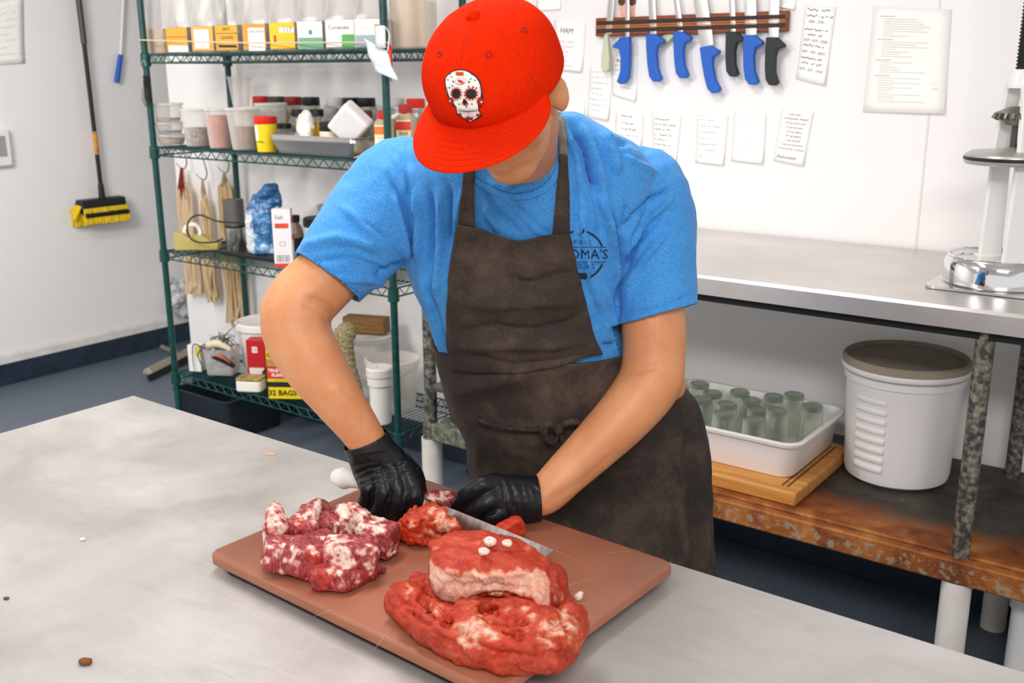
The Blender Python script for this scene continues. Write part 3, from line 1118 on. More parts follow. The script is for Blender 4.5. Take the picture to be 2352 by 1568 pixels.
a, b = shelf_pt(505, 2, .05, 582), shelf_pt(640, 2, .05, 598)
c = (a + b) / 2
t = thing('black_tray', 'flat black tray lying under the blue bag on the third shelf', 'tray', (c.x + .0, c.y + .12, c.z))
mb = MB().box((0, 0, .006), ((b - a).length + .06, .2, .01))
for s in (-1, 1):
    mb.box((0, s * .097, .012), ((b - a).length + .06, .006, .012))
mb.build('tray', BLACK, t, world=False, bevel=.003)
bag_z = c.z + .013
p = shelf_pt(606, 2, .17)
t = thing('baking_soda_bag', 'blue and white bag of baking soda with its top rolled over', 'bag', (p.x, p.y, bag_z), math.radians(30))
mb = MB()
prof = [(.066, .038, 0), (.07, .042, .02), (.07, .04, .12), (.066, .036, .19), (.06, .028, .23), (.05, .02, .26)]
for k in range(len(prof) - 1):
    pass
mb.loft([[(w * math.copysign(abs(math.cos(a)) ** .5, math.cos(a)) + (.0 if z < .2 else .02), d * math.copysign(abs(math.sin(a)) ** .6, math.sin(a)), z) for a in [2 * PI * j / 24 for j in range(24)]] for w, d, z in prof])
mb.ell((.042, -.012, .275), (.058, .026, .032), Matrix.Rotation(-.55, 3, 'Y'), 14, 10)
mb.ell((.085, -.005, .25), (.016, .016, .065), Matrix.Rotation(-.15, 3, 'Y'), 10, 8)
V, F, N = arrays(mb, .0045, 3)
V = V + N * ((nz(V, 22, 5)[:, None] * .006) + nz(V, 70, 8)[:, None] * .003)
V[:, 2] = np.maximum(V[:, 2], 0)
att = (V[:, 0] > -.028).astype(float) * (V[:, 2] < .2)
m, nt, bs = new_mat('soda_bag_film')
bs.inputs['Roughness'].default_value = .28
at_ = nt.nodes.new('ShaderNodeAttribute')
at_.attribute_name = 'print'
n1 = noise_node(nt, coords(nt), 26, 5)
r1 = ramp_node(nt, n1.outputs['Fac'], [(.38, '#2f6aa6'), (.55, '#5f9ccc'), (.68, '#cfe0ec')])
r2 = ramp_node(nt, n1.outputs['Fac'], [(.4, '#24507f'), (.62, '#3f74a8'), (.75, '#a9bfd2')])
side = mix_node(nt, at_.outputs['Fac'], '#d9dde0', r1.outputs['Color'])
at2 = nt.nodes.new('ShaderNodeAttribute')
at2.attribute_name = 'top'
nt.links.new(mix_node(nt, at2.outputs['Fac'], side, r2.outputs['Color']), bs.inputs['Base Color'])
bg = raw('sack', V, F, m, t, {'print': att, 'top': np.clip((V[:, 2] - .17) / .03, 0, 1)}, world=False)
mb = MB()
write(mb, 'Baking', .042, (.018, -.0535, .135), shear=.3, bold=.0006)
write(mb, 'Soda', .036, (.022, -.0535, .09), shear=.3, bold=.0006)
mb.build('lettering', C('#174f86', .5), bg, world=False, smooth=False)

p = shelf_pt(655, 2, .055)
t = thing('salt_box', 'white and red carton of salt at the front of the third shelf', 'carton', p, math.radians(40))
w, d, h = .078, .052, .245
MB().box((0, 0, h / 2), (w, d, h)).build('carton', mat('carton_white', '#f2efed', .5), t, world=False, bevel=.002)
mb = MB()
mb.box((0, -d / 2 - .0006, .008), (w, .0012, .016), mi=0)
mb.box((w / 2 + .0006, 0, .008), (.0012, d, .016), mi=0)
mb.box((0, -d / 2 - .0006, h * .715), (w * .72, .0012, .02), mi=0)
mb.box((w / 2 + .0006, 0, h * .8), (.0012, d * .75, .026), mi=0)
mb.box((w / 2 + .0006, 0, h * .5), (.0012, d * .75, .022), mi=0)
mb.build('red_print', C('#e04a2a', .5), t, world=False, smooth=False)
mb = MB()
for k, bw in enumerate((2, 1, 3, 1, 2, 1, 1, 3, 1, 2)):
    mb.box((-.026 + k * .0055, -d / 2 - .0008, .037), (.0011 * bw, .001, .03))
mb.box((0, -d / 2 - .0008, .09), (.022, .001, .0012))
mb.box((0, -d / 2 - .0008, .108), (.022, .001, .0012))
for s in (-1, 1):
    mb.box((s * .011, -d / 2 - .0008, .099), (.0012, .001, .018))
write(mb, 'Salt', .024, (-.01, -d / 2 - .001, h * .86))
write(mb, '- - - - -', .0125, (0, -d / 2 - .001, .065))
mb.build('lettering', C('#6f6f74', .6), t, world=False, smooth=False)

p = shelf_pt(682, 2, .19)
t = thing('vanilla_bottle', 'brown bottle with a black cap behind the salt carton', 'bottle', p)
MB().lathe([(.032, 0), (.036, .004), (.036, .11), (.03, .14), (.019, .16), (.019, .168)], (0, 0, 0), 20).build('body', mat('bottle_brown', '#8b7b66', .2, spec=.6), t, world=False)
MB().lathe([(.021, .166), (.023, .168), (.023, .192), (.02, .195), (.001, .195)], (0, 0, 0), 18).build('cap', BLACK, t, world=False)
MB().lathe([(.0365, .03), (.0365, .1)], (0, 0, 0), 20, caps=False).build('paper_label', C('#1e1f22', .5), t, world=False)
p = shelf_pt(742, 2, .2)
t = thing('round_tub', 'white round tub with a black lid and pale pink label on the third shelf', 'tub', p)
MB().lathe([(.066, 0), (.07, .004), (.07, .165)], (0, 0, 0), 28).build('body', WHITEP, t, world=False)
MB().lathe([(.073, .16), (.075, .162), (.075, .192), (.07, .197), (.001, .195)], (0, 0, 0), 28).build('lid', BLACK, t, world=False)
MB().lathe([(.0705, .02), (.0705, .15)], (0, 0, 0), 28, caps=False).build('paper_label', C('#ecd9d8', .5), t, world=False)
mb = MB()
write(mb, '- - - - -', .014, (.01, -.0725, .1))
mb.build('lettering', C('#8c5a55', .6), t, world=False, smooth=False)
p = shelf_pt(768, 2, .37)
t = thing('glass_jar', 'large glass jar of pale grain behind the black lidded tub', 'jar', p)
MB().lathe([(.075, 0), (.08, .006), (.08, .17), (.06, .2), (.06, .21)], (0, 0, 0), 28).build('body', GLASSY, t, world=False)
MB().lathe([(.064, .2), (.066, .202), (.066, .222), (.06, .226), (.001, .224)], (0, 0, 0), 28).build('lid', C('#b9b6b1', .3, .6), t, world=False)
MB().lathe([(.07, .006), (.076, .15), (.001, .16)], (0, 0, 0), 20).build('contents', GREYSP, t, world=False)
p = shelf_pt(840, 2, .3)
t = thing('toolbox', 'black plastic case standing at the right end of the third shelf', 'case', p, math.radians(15))
MB().box((0, 0, .13), (.1, .09, .26), top=.96).build('case', BLACK, t, world=False, bevel=.008)
MB().box((0, -.047, .2), (.05, .01, .02)).build('latch', C('#3a3c3e', .4), t, world=False, bevel=.003)

# ---- bottom shelf
p = shelf_pt(514, 3, .13)
t = thing('probe_box', 'clear plastic box full of tangled probe wires on the bottom shelf', 'box', p, math.radians(30))
mb = MB()
o1 = rrect(.15, .12, .02)
mb.loft([[(x * k, y * k, z) for x, y in o1] for k, z in ((.86, 0), (.88, .004), (1, .12), (1.04, .122), (1.04, .128), (.98, .126), (.84, .008))])
mb.build('box', CLEAR, t, world=False)
mb = MB()
rng = random.Random(11)
for k in range(26):
    pts = [(rng.uniform(-.07, .07), rng.uniform(-.05, .05), rng.uniform(.03, .19)) for _ in range(4)]
    mb.tube(catmull(pts, 5), .0012 + .0008 * rng.random(), 5)
mb.build('tangled_wires', C('#6d6a66', .4, .5), t, world=False)['kind'] = 'stuff'
mb = MB()
for pts in ([(-.03, -.03, .1), (.0, -.02, .15), (.04, -.02, .2), (.1, -.01, .255)], [(.0, -.04, .11), (.03, -.035, .17), (.06, -.03, .18)], [(-.08, -.02, .12), (-.13, -.02, .14), (-.14, -.02, .06), (-.13, -.03, .0)], [(-.07, -.03, .13), (-.1, -.05, .1), (-.075, -.06, .03), (-.1, -.06, .003)]):
    P = catmull(pts, 6)
    mb.tube(P, [.0035 - .0022 * i / len(P) for i in range(len(P))], 6)
mb.build('probe_cable', BLACK, t, world=False)
MB().limb([(-.05, -.02, .14), (.0, -.03, .15), (.05, -.03, .125)], [.018, .02, .012], 10).build('probe_handle', C('#ddd3b4', .5), t, world=False)
mb = MB().limb([(-.03, -.045, .09), (.02, -.05, .085), (.07, -.05, .05)], [.012, .02, .01], 10)
mb.build('black_grip', BLACK, t, world=False)
MB().limb([(-.025, -.052, .098), (.02, -.064, .097), (.06, -.06, .066)], [.004, .006, .003], 8).build('orange_stripe', C('#d95f35', .5), t, world=False)
p = shelf_pt(456, 3, .085)
t = thing('carton', 'small white carton with a yellow corner left of the probe box', 'carton', p, math.radians(25))
MB().box((0, 0, .065), (.065, .06, .13)).build('carton', C('#efebe4', .6), t, world=False, bevel=.002)
MB().box((.02, -.0306, .1), (.024, .001, .05)).build('yellow_panel', C('#e6cf5a', .6), t, world=False, smooth=False)
p = shelf_pt(597, 3, .2)
t = thing('red_box', 'red carton with white panels between the probe box and yellow carton', 'carton', p, math.radians(32))
MB().box((0, 0, .09), (.09, .07, .18)).build('carton', C('#c01a1c', .45), t, world=False, bevel=.002)
mb = MB()
mb.box((-.004, -.036, .135), (.026, .001, .03))
mb.box((.0, -.036, .03), (.07, .001, .035))
mb.build('white_panel', C('#f0dcd8', .6), t, world=False, smooth=False)
mb = MB()
write(mb, '25', .018, (-.004, -.0368, .135))
mb.build('lettering', C('#c01a1c', .6), t, world=False, smooth=False)

p = shelf_pt(676, 3, .085)
t = thing('trash_bag_box', 'yellow and black carton of contractor bags marked 32 BAGS', 'carton', p, math.radians(33))
w, d, h = .2, .1, .315
MB().box((0, 0, h / 2), (w, d, h)).build('carton', mat('carton_yellow', '#f2d312', .4), t, world=False, bevel=.002)
mb = MB()
fy = -d / 2 - .0007
for cx, cz, bw, bh, dy, col in ((0, .115, w, .12, 0, '#22252a'), (-.055, .12, .09, .05, .0008, '#dd3b22'), (-.02, .275, .1, .05, 0, '#dd3b22'), (-.075, .165, .05, .035, .0008, '#b98a4a'), (-.04, .086, .12, .014, .0012, '#e8cf1c')):
    MB().box((cx, fy - dy, cz), (bw, .001, bh)).build('label_panel', C(col, .4), t, world=False, smooth=False)
for s_, sz_, cx, cz, col in (('32 BAGS', .034, -.036, .028, '#1c1c1a'), ('Contractor', .03, -.028, .232, '#1c1c1a'), ('Clean-Up', .03, -.038, .2, '#1c1c1a'), ('- - - - - - -', .012, -.045, .086, '#1c1c1a'), ('TRUE TIE', .019, -.055, .13, '#f4f0ea'), ('FLAPS', .019, -.055, .109, '#f4f0ea')):
    mb = MB()
    write(mb, s_, sz_, (cx, fy - .0022, cz), bold=.0007)
    mb.build('lettering', C(col, .5), t, world=False, smooth=False)

p = shelf_pt(578, 3, .03)
t = thing('sponge_block', 'white scouring block with a tan worn top at the shelf edge', 'sponge', p, math.radians(28))
mb = MB().rbox((0, 0, .0), (.12, .085, .05), .02)
mb.build('foam', C('#eeeae2', .8), t, world=False, bevel=.006)
mb = MB().rbox((0, 0, .05), (.12, .085, .012), .02)
mb.build('pad', mat('pad_tan', '#b89a5e', .9, col2='#6b5a34', scale=25), t, world=False, bevel=.003)
p = shelf_pt(626, 3, .135)
t = thing('green_tray', 'small dark green plastic tray beside the white scouring block', 'tray', p, math.radians(28))
o1 = rrect(.07, .075, .012)
MB().loft([[(x * k, y * k, z) for x, y in o1] for k, z in ((.95, 0), (1, .07), (.96, .07), (.9, .006))]).build('tray', C('#1c4a2c', .4), t, world=False)
p = shelf_pt(612, 3, .34)
t = thing('white_bucket', 'white plastic bucket with lid behind the red carton', 'bucket', p)
MB().lathe([(.105, 0), (.11, .004), (.125, .2), (.13, .2), (.13, .205)], (0, 0, 0), 32).build('body', WHITEP, t, world=False)
MB().lathe([(.134, .19), (.136, .192), (.136, .22), (.13, .226), (.12, .222), (.001, .222)], (0, 0, 0), 32).build('lid', C('#f3efe9', .4), t, world=False)
p = shelf_pt(852, 3, .33)
t = thing('clear_bucket', 'cloudy bucket with a lid below the wooden block', 'bucket', p)
MB().lathe([(.085, 0), (.09, .004), (.105, .25), (.108, .252)], (0, 0, 0), 32).build('body', CLOUD, t, world=False)
MB().lathe([(.11, .24), (.112, .242), (.112, .265), (.106, .27), (.1, .264), (.001, .264)], (0, 0, 0), 32).build('lid', C('#cfccc4', .4), t, world=False)
t = thing('wood_block', 'brown wooden block lying on the bucket lid', 'block', (p.x - .02, p.y + .01, p.z + .272), math.radians(20))
MB().box((0, 0, .035), (.2, .07, .07)).build('block', mat('oak_block', '#6b4c26', .7, col2='#8a6534', scale=14, stretch=(1, 8, 8)), t, world=False, bevel=.004)
p = shelf_pt(905, 3, .22)
t = thing('clear_bucket', 'open cloudy bucket with a rim and wire handle behind the rack post', 'bucket', p)
MB().lathe([(.088, 0), (.092, .004), (.11, .2), (.116, .2), (.116, .222), (.109, .224), (.105, .2), (.088, .01)], (0, 0, 0), 32).build('body', CLOUD, t, world=False)
pts = [(-.116, -.0, .195), (-.1, -.075, .17), (-.05, -.115, .152), (0, -.123, .147), (.05, -.115, .152), (.1, -.075, .17), (.116, 0, .195)]
MB().tube(catmull(pts, 5), .0022, 6).build('wire_handle', C('#d8d8d4', .3, .6), t, world=False)
p = shelf_pt(876, 3, .055)
t = thing('pipe_canister', 'white cylindrical canister with a small hole in its cap', 'canister', p)
MB().lathe([(.04, 0), (.043, .003), (.043, .16), (.05, .165), (.05, .2)], (0, 0, 0), 24).build('body', mat('canister_white', '#eae5dc', .4), t, world=False)
cp = MB().lathe([(.052, .2), (.055, .203), (.055, .232), (.05, .238), (.012, .238), (.01, .228), (.001, .228)], (0, 0, 0), 24).build('cap', PVC, t, world=False)
MB().lathe([(.0095, .2285), (.001, .2286)], (0, 0, 0), 12).build('hole', BLACK, cp, world=False)
p = shelf_pt(806, 3, .12)
t = thing('rope_hank', 'thick tan rope hank standing folded over on the bottom shelf', 'rope', p)
ROPE = mat('fuzzy_rope', '#b5a67e', .95, col2='#80714e', scale=130, contrast=(.35, .6), bump=1., bscale=350)
mb = MB()
for s in (-1, 1):
    x = s * .022
    mb.limb([(x * .4, -.0, .345), (x - .015, -.015, .3), (x, -.02, .2), (x + .03, -.02, .1), (x + .05, -.02, .03)], [.03, .03, .028, .028, .026], 12)
mb.ell((0, 0, .33), (.045, .034, .036))
V, F, N = arrays(mb, .005, 2)
V = V + N * (nz(V, 130, 3)[:, None] * .005 + np.sin(V[:, 2:3] * 260 + V[:, 0:1] * 120) * .002)
raw('rope', V, F, ROPE, t, world=False)
# dark bin on the floor below
a = at_z(450, 900, .02)
t = thing('floor_bin', 'dark grey plastic bin on the floor below the bottom shelf', 'bin', (at_y(520, 920, RY0 + .2).x, RY0 + .22, 0))
o1 = rrect(.42, .36, .03)
MB().loft([[(x * k, y * k, z) for x, y in o1] for k, z in ((.88, 0), (.9, .004), (1, .2), (1.03, .2), (1.03, .21), (.97, .21), (.88, .01))]).build('bin', C('#1d2730', .5), t, world=False)
# ------------------------------------------------------------------ things on and under the back table, on the walls
# sausage stuffer at the right end
c0 = at_z(2292, 655, BZ)
t = thing('sausage_stuffer', 'white framed upright sausage stuffer with chrome base at the right end of the back table', 'stuffer', c0)
mb = MB()
o1 = rrect(.3, .3, .03)
mb.loft([[(x, y, z) for x, y in o1] for z in (0.002, .008)])
mb.build('foot_plate', mat('plate_steel', '#d9d6d2', .2, .9), t, world=False)
mb = MB().lathe([(.132, .008), (.137, .012), (.137, .06), (.128, .075), (.118, .076), (.112, .07), (.001, .068)], (0, 0, 0), 40)
mb.build('base_bowl', CHROME, t, world=False)
mb = MB()
mb.tube([(.126 * math.cos(a), .126 * math.sin(a), .078) for a in [2 * PI * k / 40 for k in range(40)]], .004, 8, closed=True)
mb.build('rim_ring', CHROME, t, world=False)
FRW = mat('cast_white', '#e9e7e4', .3)
ax = (HU * .03 - HV * 1.).normalized()
sd = Vector((-ax.y, ax.x, 0))
for s in (1, -1):
    b = ax * (.062 * s)
    mb = MB()
    rows = [(.062, .030, .008), (.2, .027, .008), (.36, .024, .008), (.38, .024, .009), (.46, .02, .009), (.5, .02, .011), (.515, .013, .011)]
    mb.loft([[b * (1 - .35 * max(0, (z - .36)) / .15) + sd * (w * q) + ax * (d * r) + Vector((0, 0, z)) for q, r in ((-1, -1), (1, -1), (1, 1), (-1, 1))] for z, w, d in rows])
    fr = mb.build('upright', FRW, t, world=False, bevel=.004)
    mb = MB()
    mb.loft([[b + sd * (w * q) + ax * (.02 * r) + Vector((0, 0, z)) for q, r in ((-1, -1), (1, -1), (1, 1), (-1, 1))] for z, w in ((.06, .036), (.072, .034))])
    mb.build('upright_foot', FRW, fr, world=False, bevel=.002)
MB().lathe([(.001, .5), (.035, .5), (.035, .53), (.024, .545), (.001, .545)], (0, 0, 0), 20).build('top_bearing', FRW, t, world=False)
rod = mat('threaded_rod', '#33342f', .45, .7)
prof = []
for k in range(60):
    z = .545 + k * .0085
    prof += [(.0165, z), (.0195, z + .002), (.0195, z + .0045), (.0165, z + .0065)]
MB().lathe(prof, (0, 0, 0), 16).build('threaded_rod', rod, t, world=False, angle=20)
mb = MB()
mb.lathe([(.012, .41), (.03, .41), (.05, .43), (.055, .44), (.02, .455), (.012, .455)], (0, 0, 0), 28)
for k in range(20):
    a = 2 * PI * k / 20
    mb.box((.052 * math.cos(a), .052 * math.sin(a), .431), (.014, .006, .014), Matrix.Rotation(a, 3, 'Z') @ Matrix.Rotation(-.5, 3, 'Y'))
mb.build('bevel_gear', mat('gear_iron', '#8a887c', .4, .8), t, world=False)
MB().lathe([(.012, .33), (.012, .42)], (0, 0, 0), 14).build('shaft', C('#55564f', .35, .8), t, world=False)
pl = MB().lathe([(.02, .355), (.03, .35), (.1, .345), (.112, .338), (.115, .33), (.115, .318), (.112, .314), (.001, .312)], (0, 0, 0), 40).build('press_plate', mat('plate_grey', '#b9b8b3', .35, .5), t, world=False)
MB().lathe([(.1145, .3235), (.117, .325), (.117, .331), (.1145, .3325)], (0, 0, 0), 40, caps=False).build('gasket', BLACK, pl, world=False)

# small dark fittings on the wall right of the stuffer
p = at_y(2349, 300, WY - .02)
t = thing('wall_hook', 'dark metal hook rail on the wall at the right edge of the photo', 'hook', p)
MB().box((.03, .012, 0), (.09, .008, .03)).build('plate', C('#3b3b37', .5, .5), t, world=False, bevel=.002)
MB().tube(catmull([(.02, .008, 0), (.02, -.03, -.005), (.02, -.04, -.03), (.02, -.025, -.045), (.02, -.01, -.04)], 5), .005, 8).build('hook', C('#3b3b37', .4, .6), t, world=False)

# --- bucket, board, tub and glasses on the undershelf
sz = SZ + .0005
pc = at_z(2056, 1088, sz)
zr = at_y(2070, 812, pc.y).z - sz
t = thing('round_bucket', 'big white round food bucket with ridged side and grey-brown lid on the rusty shelf', 'bucket', pc)
H = zr
MB().lathe([(.13, 0), (.148, .012), (.152, .03), (.165, H - .07), (.172, H - .068), (.172, H - .05), (.166, H - .046), (.168, H - .035)], (0, 0, 0), 48).build('body', mat('bucket_white', '#eeebe9', .4), t, world=False)
MB().lathe([(.168, H - .045), (.178, H - .042), (.18, H - .03), (.18, H - .006), (.174, H), (.172, H - .002), (.165, H - .012), (.001, H - .012)], (0, 0, 0), 48, mi=0).build('lid', mat('bucket_lid', '#a89c8a', .6, col2='#968a79', scale=8), t, world=False)  # grey-brown lid, mottled with a slightly darker tone
MB().lathe([(.179, H - .04), (.1815, H - .036), (.1815, H - .026), (.179, H - .022)], (0, 0, 0), 48, caps=False).build('lid_band', WHITEP, t, world=False)
a0 = math.atan2(CAM.y - pc.y, CAM.x - pc.x) - .55
for k in range(8):
    z = .06 + k * (H - .16) / 7.4
    rr_ = .150 + .0135 * (z / H)
    rows = []
    for dz, dr in ((-.012, .0), (-.008, .006), (.006, .006), (.011, .0)):
        rows.append([((rr_ + dr) * math.cos(a0 + w), (rr_ + dr) * math.sin(a0 + w), z + dz) for w in [(-.3 + .06 * j) for j in range(11)]])
    MB().grid(rows).build('ridge', mat('bucket_ridge', '#eeebe9', .4) if k == 0 else bpy.data.materials['bucket_ridge'], t, world=False, angle=180)

q = at_z(1845, 1170, sz)
th = .042
WOODB = mat('maple_board', '#d69a52', .55, col2='#b8772f', scale=5, stretch=(.7, 9, 9), contrast=(.35, .7), detail=6)
t = thing('wooden_board', 'thick honey coloured wooden cutting board under the white tub', 'board', (q.x - .325, q.y + .23, sz))
W, D = .6, .46
MB().box((0, 0, th / 2), (W, D, th)).build('board', WOODB, t, world=False, bevel=.006)
mb = MB()
for dx in (.018, .034):
    mb.box((W / 2 - .02 - dx, 0, th + .0006), (.006, D * .86, .0012))
mb.build('groove', C('#6e421a', .7), t, world=False)
bz = sz + th + .0008
q2 = at_z(1832, 1112, bz)
t = thing('bus_tub', 'white rectangular bus tub holding upturned glasses on the wooden board', 'tub', (q2.x - .285, q2.y + .2, bz))
TW, TD, TH = .52, .385, .12
o1 = rrect(TW, TD, .045, 6)


def sc(o, k, j, z):
    return [(x * k, y * j, z) for x, y in o]


mb = MB()
mb.loft([sc(o1, .96, .95, 0), sc(o1, .98, .97, .006), sc(o1, 1.04, 1.05, TH - .012), sc(o1, 1.09, 1.12, TH - .014), sc(o1, 1.1, 1.135, TH - .004), sc(o1, 1.075, 1.1, TH), sc(o1, 1.045, 1.06, TH - .002), sc(o1, 1.02, 1.03, TH - .03), sc(o1, .95, .93, .008)])
mb.build('tub', WHITEP, t, world=False, angle=60)
GL = clear_mat('tumbler_glass', '#fafcf7', .03, .03, .9)
mm, nt_, bs_ = new_mat('tumbler_base')
GB = clear_mat('tumbler_base_glass', '#c9d0c6', .12, .05, .9)
gl = [(1636, 900), (1699, 897), (1670, 926), (1725, 916), (1741, 939), (1650, 954), (1715, 972), (1778, 908), (1612, 914), (1868, 930), (1607, 879), (1824, 904), (1786, 940)]
names = ['second tumbler from the left in the rear row', 'tumbler alone in the middle of the rear row', 'dark based tumbler left of centre in the tub', 'tumbler at the centre of the tub', 'dark based tumbler just left of the stacked pair', 'front left tumbler with pale base', 'front middle tumbler with dark base', 'tumbler behind the stacked pair of tumblers', 'tumbler half behind the apron, middle row', 'tumbler at the right end of the tub against its rim', 'tumbler half behind the apron, rear row', 'tall clear tumbler near the right end of the tub', 'stacked tumbler pair at the front right of the tub']
tubo = t
for (px, py), nm in zip(gl, names):
    tall = px in (1824, 1786)
    hz = .138 if not tall else .16
    pt = at_z(px, py, bz + .009 + hz)
    tx, ty = tubo.location.x, tubo.location.y
    pt.x = min(max(pt.x, tx - TW * .4), tx + TW * .4)
    pt.y = min(max(pt.y, ty - TD * .36), ty + TD * .36)
    g_ = thing('tumbler', nm, 'glass', (pt.x, pt.y, bz + .009), group='upturned glasses in the bus tub')
    h = hz
    MB().lathe([(.037, 0), (.038, .004), (.034, h - .02), (.032, h - .004), (.029, h), (.028, h - .014), (.031, h - .022), (.0355, .004), (.036, 0)], (0, 0, 0), 24, caps=False).build('wall', GL, g_, world=False)
    MB().lathe([(.03, h - .016), (.0325, h - .012), (.0315, h - .002), (.028, h + .001), (.024, h - .003), (.001, h - .004)], (0, 0, 0), 24).build('thick_base', GB, g_, world=False)
    if px == 1786:
        MB().lathe([(.0385, .03), (.0398, .034), (.0398, .046), (.0385, .05)], (0, 0, 0), 24, caps=False).build('inner_rim', GB, g_, world=False)

# green bin with a pan lid and a white tub at the left end
pl_ = at_y(990, 960, BY0 + .0)
zt = at_y(1030, 906, BY0 + .0).z
t = thing('green_bin', 'dark green plastic bin at the left end of the undershelf, half behind the apron', 'bin', (max(pl_.x, -2.25) + .23, BY0 + .035 + .25, sz))
o1 = rrect(.44, .5, .04)
hb = zt - sz
MB().loft([sc(o1, .9, .92, 0), sc(o1, .92, .94, .006), sc(o1, 1, 1, hb - .002), sc(o1, .97, .97, hb - .002), sc(o1, .88, .9, .01)]).build('bin', mat('bin_green', '#33493b', .25, col2='#54685a', scale=3), t, world=False)
z1 = zt + .001
t = thing('sheet_pan', 'grey sheet pan laid as a lid over the dark green bin', 'pan', (-2.25 + .285, BY0 + .27, z1))
o1 = rrect(.56, .56, .02)
MB().loft([sc(o1, .97, .97, 0), sc(o1, 1, 1, .014), sc(o1, 1.0, 1.0, .018), sc(o1, .98, .98, .018), sc(o1, .95, .95, .004)]).build('pan', mat('sheet_pan', '#9a9894', .4, .8, col2='#77756f', scale=9), t, world=False)
p = at_y(1018, 868, BY0 + .1)
t = thing('small_tub', 'small white tub with rounded corner standing on the sheet pan beside the apron', 'tub', (p.x + .1, p.y + .08, z1 + .0185))
o1 = rrect(.24, .16, .04)
MB().loft([sc(o1, .84, .84, 0), sc(o1, .88, .88, .006), sc(o1, 1, 1, .085), sc(o1, 1.05, 1.07, .086), sc(o1, 1.05, 1.07, .1), sc(o1, .99, .98, .1), sc(o1, .84, .84, .008)]).build('tub', WHITEP, t, world=False)

# --- knife rack on the wall
ky = WY - .014
a, b = at_y(1372, 61, ky), at_y(1811, 50, ky)
hz = width_at(a, 40) / 2
L = b.x - a.x
t = thing('knife_rack', 'wooden wall strip with two dark magnet bars holding a row of knives', 'knife rack', ((a.x + b.x) / 2, ky, (a.z + b.z) / 2))
MB().box((0, 0, 0), (L, .026, hz * 2)).build('wood_strip', mat('strip_wood', '#8f4a22', .5, col2='#6b3016', scale=8, stretch=(1, 10, 14)), t, world=False, bevel=.003)
for s in (-1, 1):
    MB().box((0, -.0135, s * hz * .42), (L * .985, .003, hz * .42)).build('magnet_bar', mat('magnet_dark', '#33231c', .6) if s < 0 else bpy.data.materials['magnet_dark'], t, world=False, bevel=.001)
    MB().box((0, -.0145, s * hz * .12), (L * .985, .002, hz * .09)).build('wood_ridge', C('#c77a3c', .5), t, world=False)
BLUE = mat('handle_blue', '#1d5fc0', .5, bump=.1, bscale=400)
BLK = mat('handle_black', '#24282a', .55, bump=.1, bscale=400)
OLIVE = mat('handle_olive', '#c8ccae', .5)
outl = [(-.13, 0), (.12, .01), (.33, .16), (.33, .21), (.16, .25), (.115, .42), (.13, .72), (.19, .86), (.23, .94), (.15, 1.0), (.0, .985), (-.09, .87), (-.125, .62), (-.135, .3)]
olive = [(-.06, 0), (.06, 0), (.1, .3), (.15, .65), (.14, .9), (.06, 1.), (-.06, 1.), (-.13, .9), (-.13, .65), (-.09, .3)]
kn = [(1394, 78, 1392, 166, 1404, 17, OLIVE, 1, 'pale olive handled knife at the left end of the knife strip'),
      (1437, 85, 1438, 193, 1437, 10, BLUE, -1, 'blue handled boning knife with very narrow blade, second on the strip'),
      (1497, 78, 1502, 189, 1491, 18, BLUE, 1, 'blue handled knife third on the strip, beside the green tag'),
      (1560, 72, 1563, 181, 1543, 13, BLUE, 1, 'blue handled knife with slim leaning blade, right of the green tag'),
      (1621, 106, 1637, 216, 1598, 34, BLUE, 1, 'lowest hanging knife, blue handle and broad leaning blade'),
      (1681, 72, 1678, 177, 1675, 13, BLK, 1, 'black handled knife with narrow blade between two blue handles'),
      (1722, 80, 1722, 196, 1718, 28, BLUE, 1, 'blue handled knife with broad blade, last blue one to the right'),
      (1774, 85, 1768, 197, 1775, 25, BLK, 1, 'black handled knife with bright wide blade at the right end')]
for hx, hy, ex, ey, bx, bw, hm, sgn, lab in kn:
    yk = ky - .024
    A, B = at_y(hx, hy, yk), at_y(ex, ey, yk)
    T = at_y(bx, -45, yk)
    t = thing('hanging_knife', lab, 'knife', A, group='knives on the wall strip')
    dn = (B - A)
    Lh = dn.length
    dn.normalize()
    sx = Vector((-dn.z, 0, dn.x)) * 1.0
    if sx.x < 0:
        sx = -sx
    ol = olive if hm is OLIVE else outl
    pts = [sx * (x * sgn * Lh * .92) + dn * (y * Lh) for x, y in ol]
    mb = MB().loft([[p_ + Vector((0, dy, 0)) for p_ in pts] for dy in (-.011, .011)])
    mb.build('handle', hm, t, world=False, bevel=.006, bseg=3)
    w = width_at(A, bw) / 2
    up = (T - A)
    rows = [(0, w * .9), (.2, w), (.75, w * .95), (.93, w * .6), (1.0, w * .08)]
    mb = MB()
    rings = []
    for k, ww in rows:
        c_ = up * k + Vector((0, .011, 0))
        e = -ww if k < .9 else -ww
        rings.append([c_ - sx * ww, c_ + Vector((0, -.0012, 0)), c_ + sx * ww, c_ + Vector((0, .0012, 0))])
    mb.loft(rings)
    mb.build('blade', BLADE, t, world=False, angle=20)

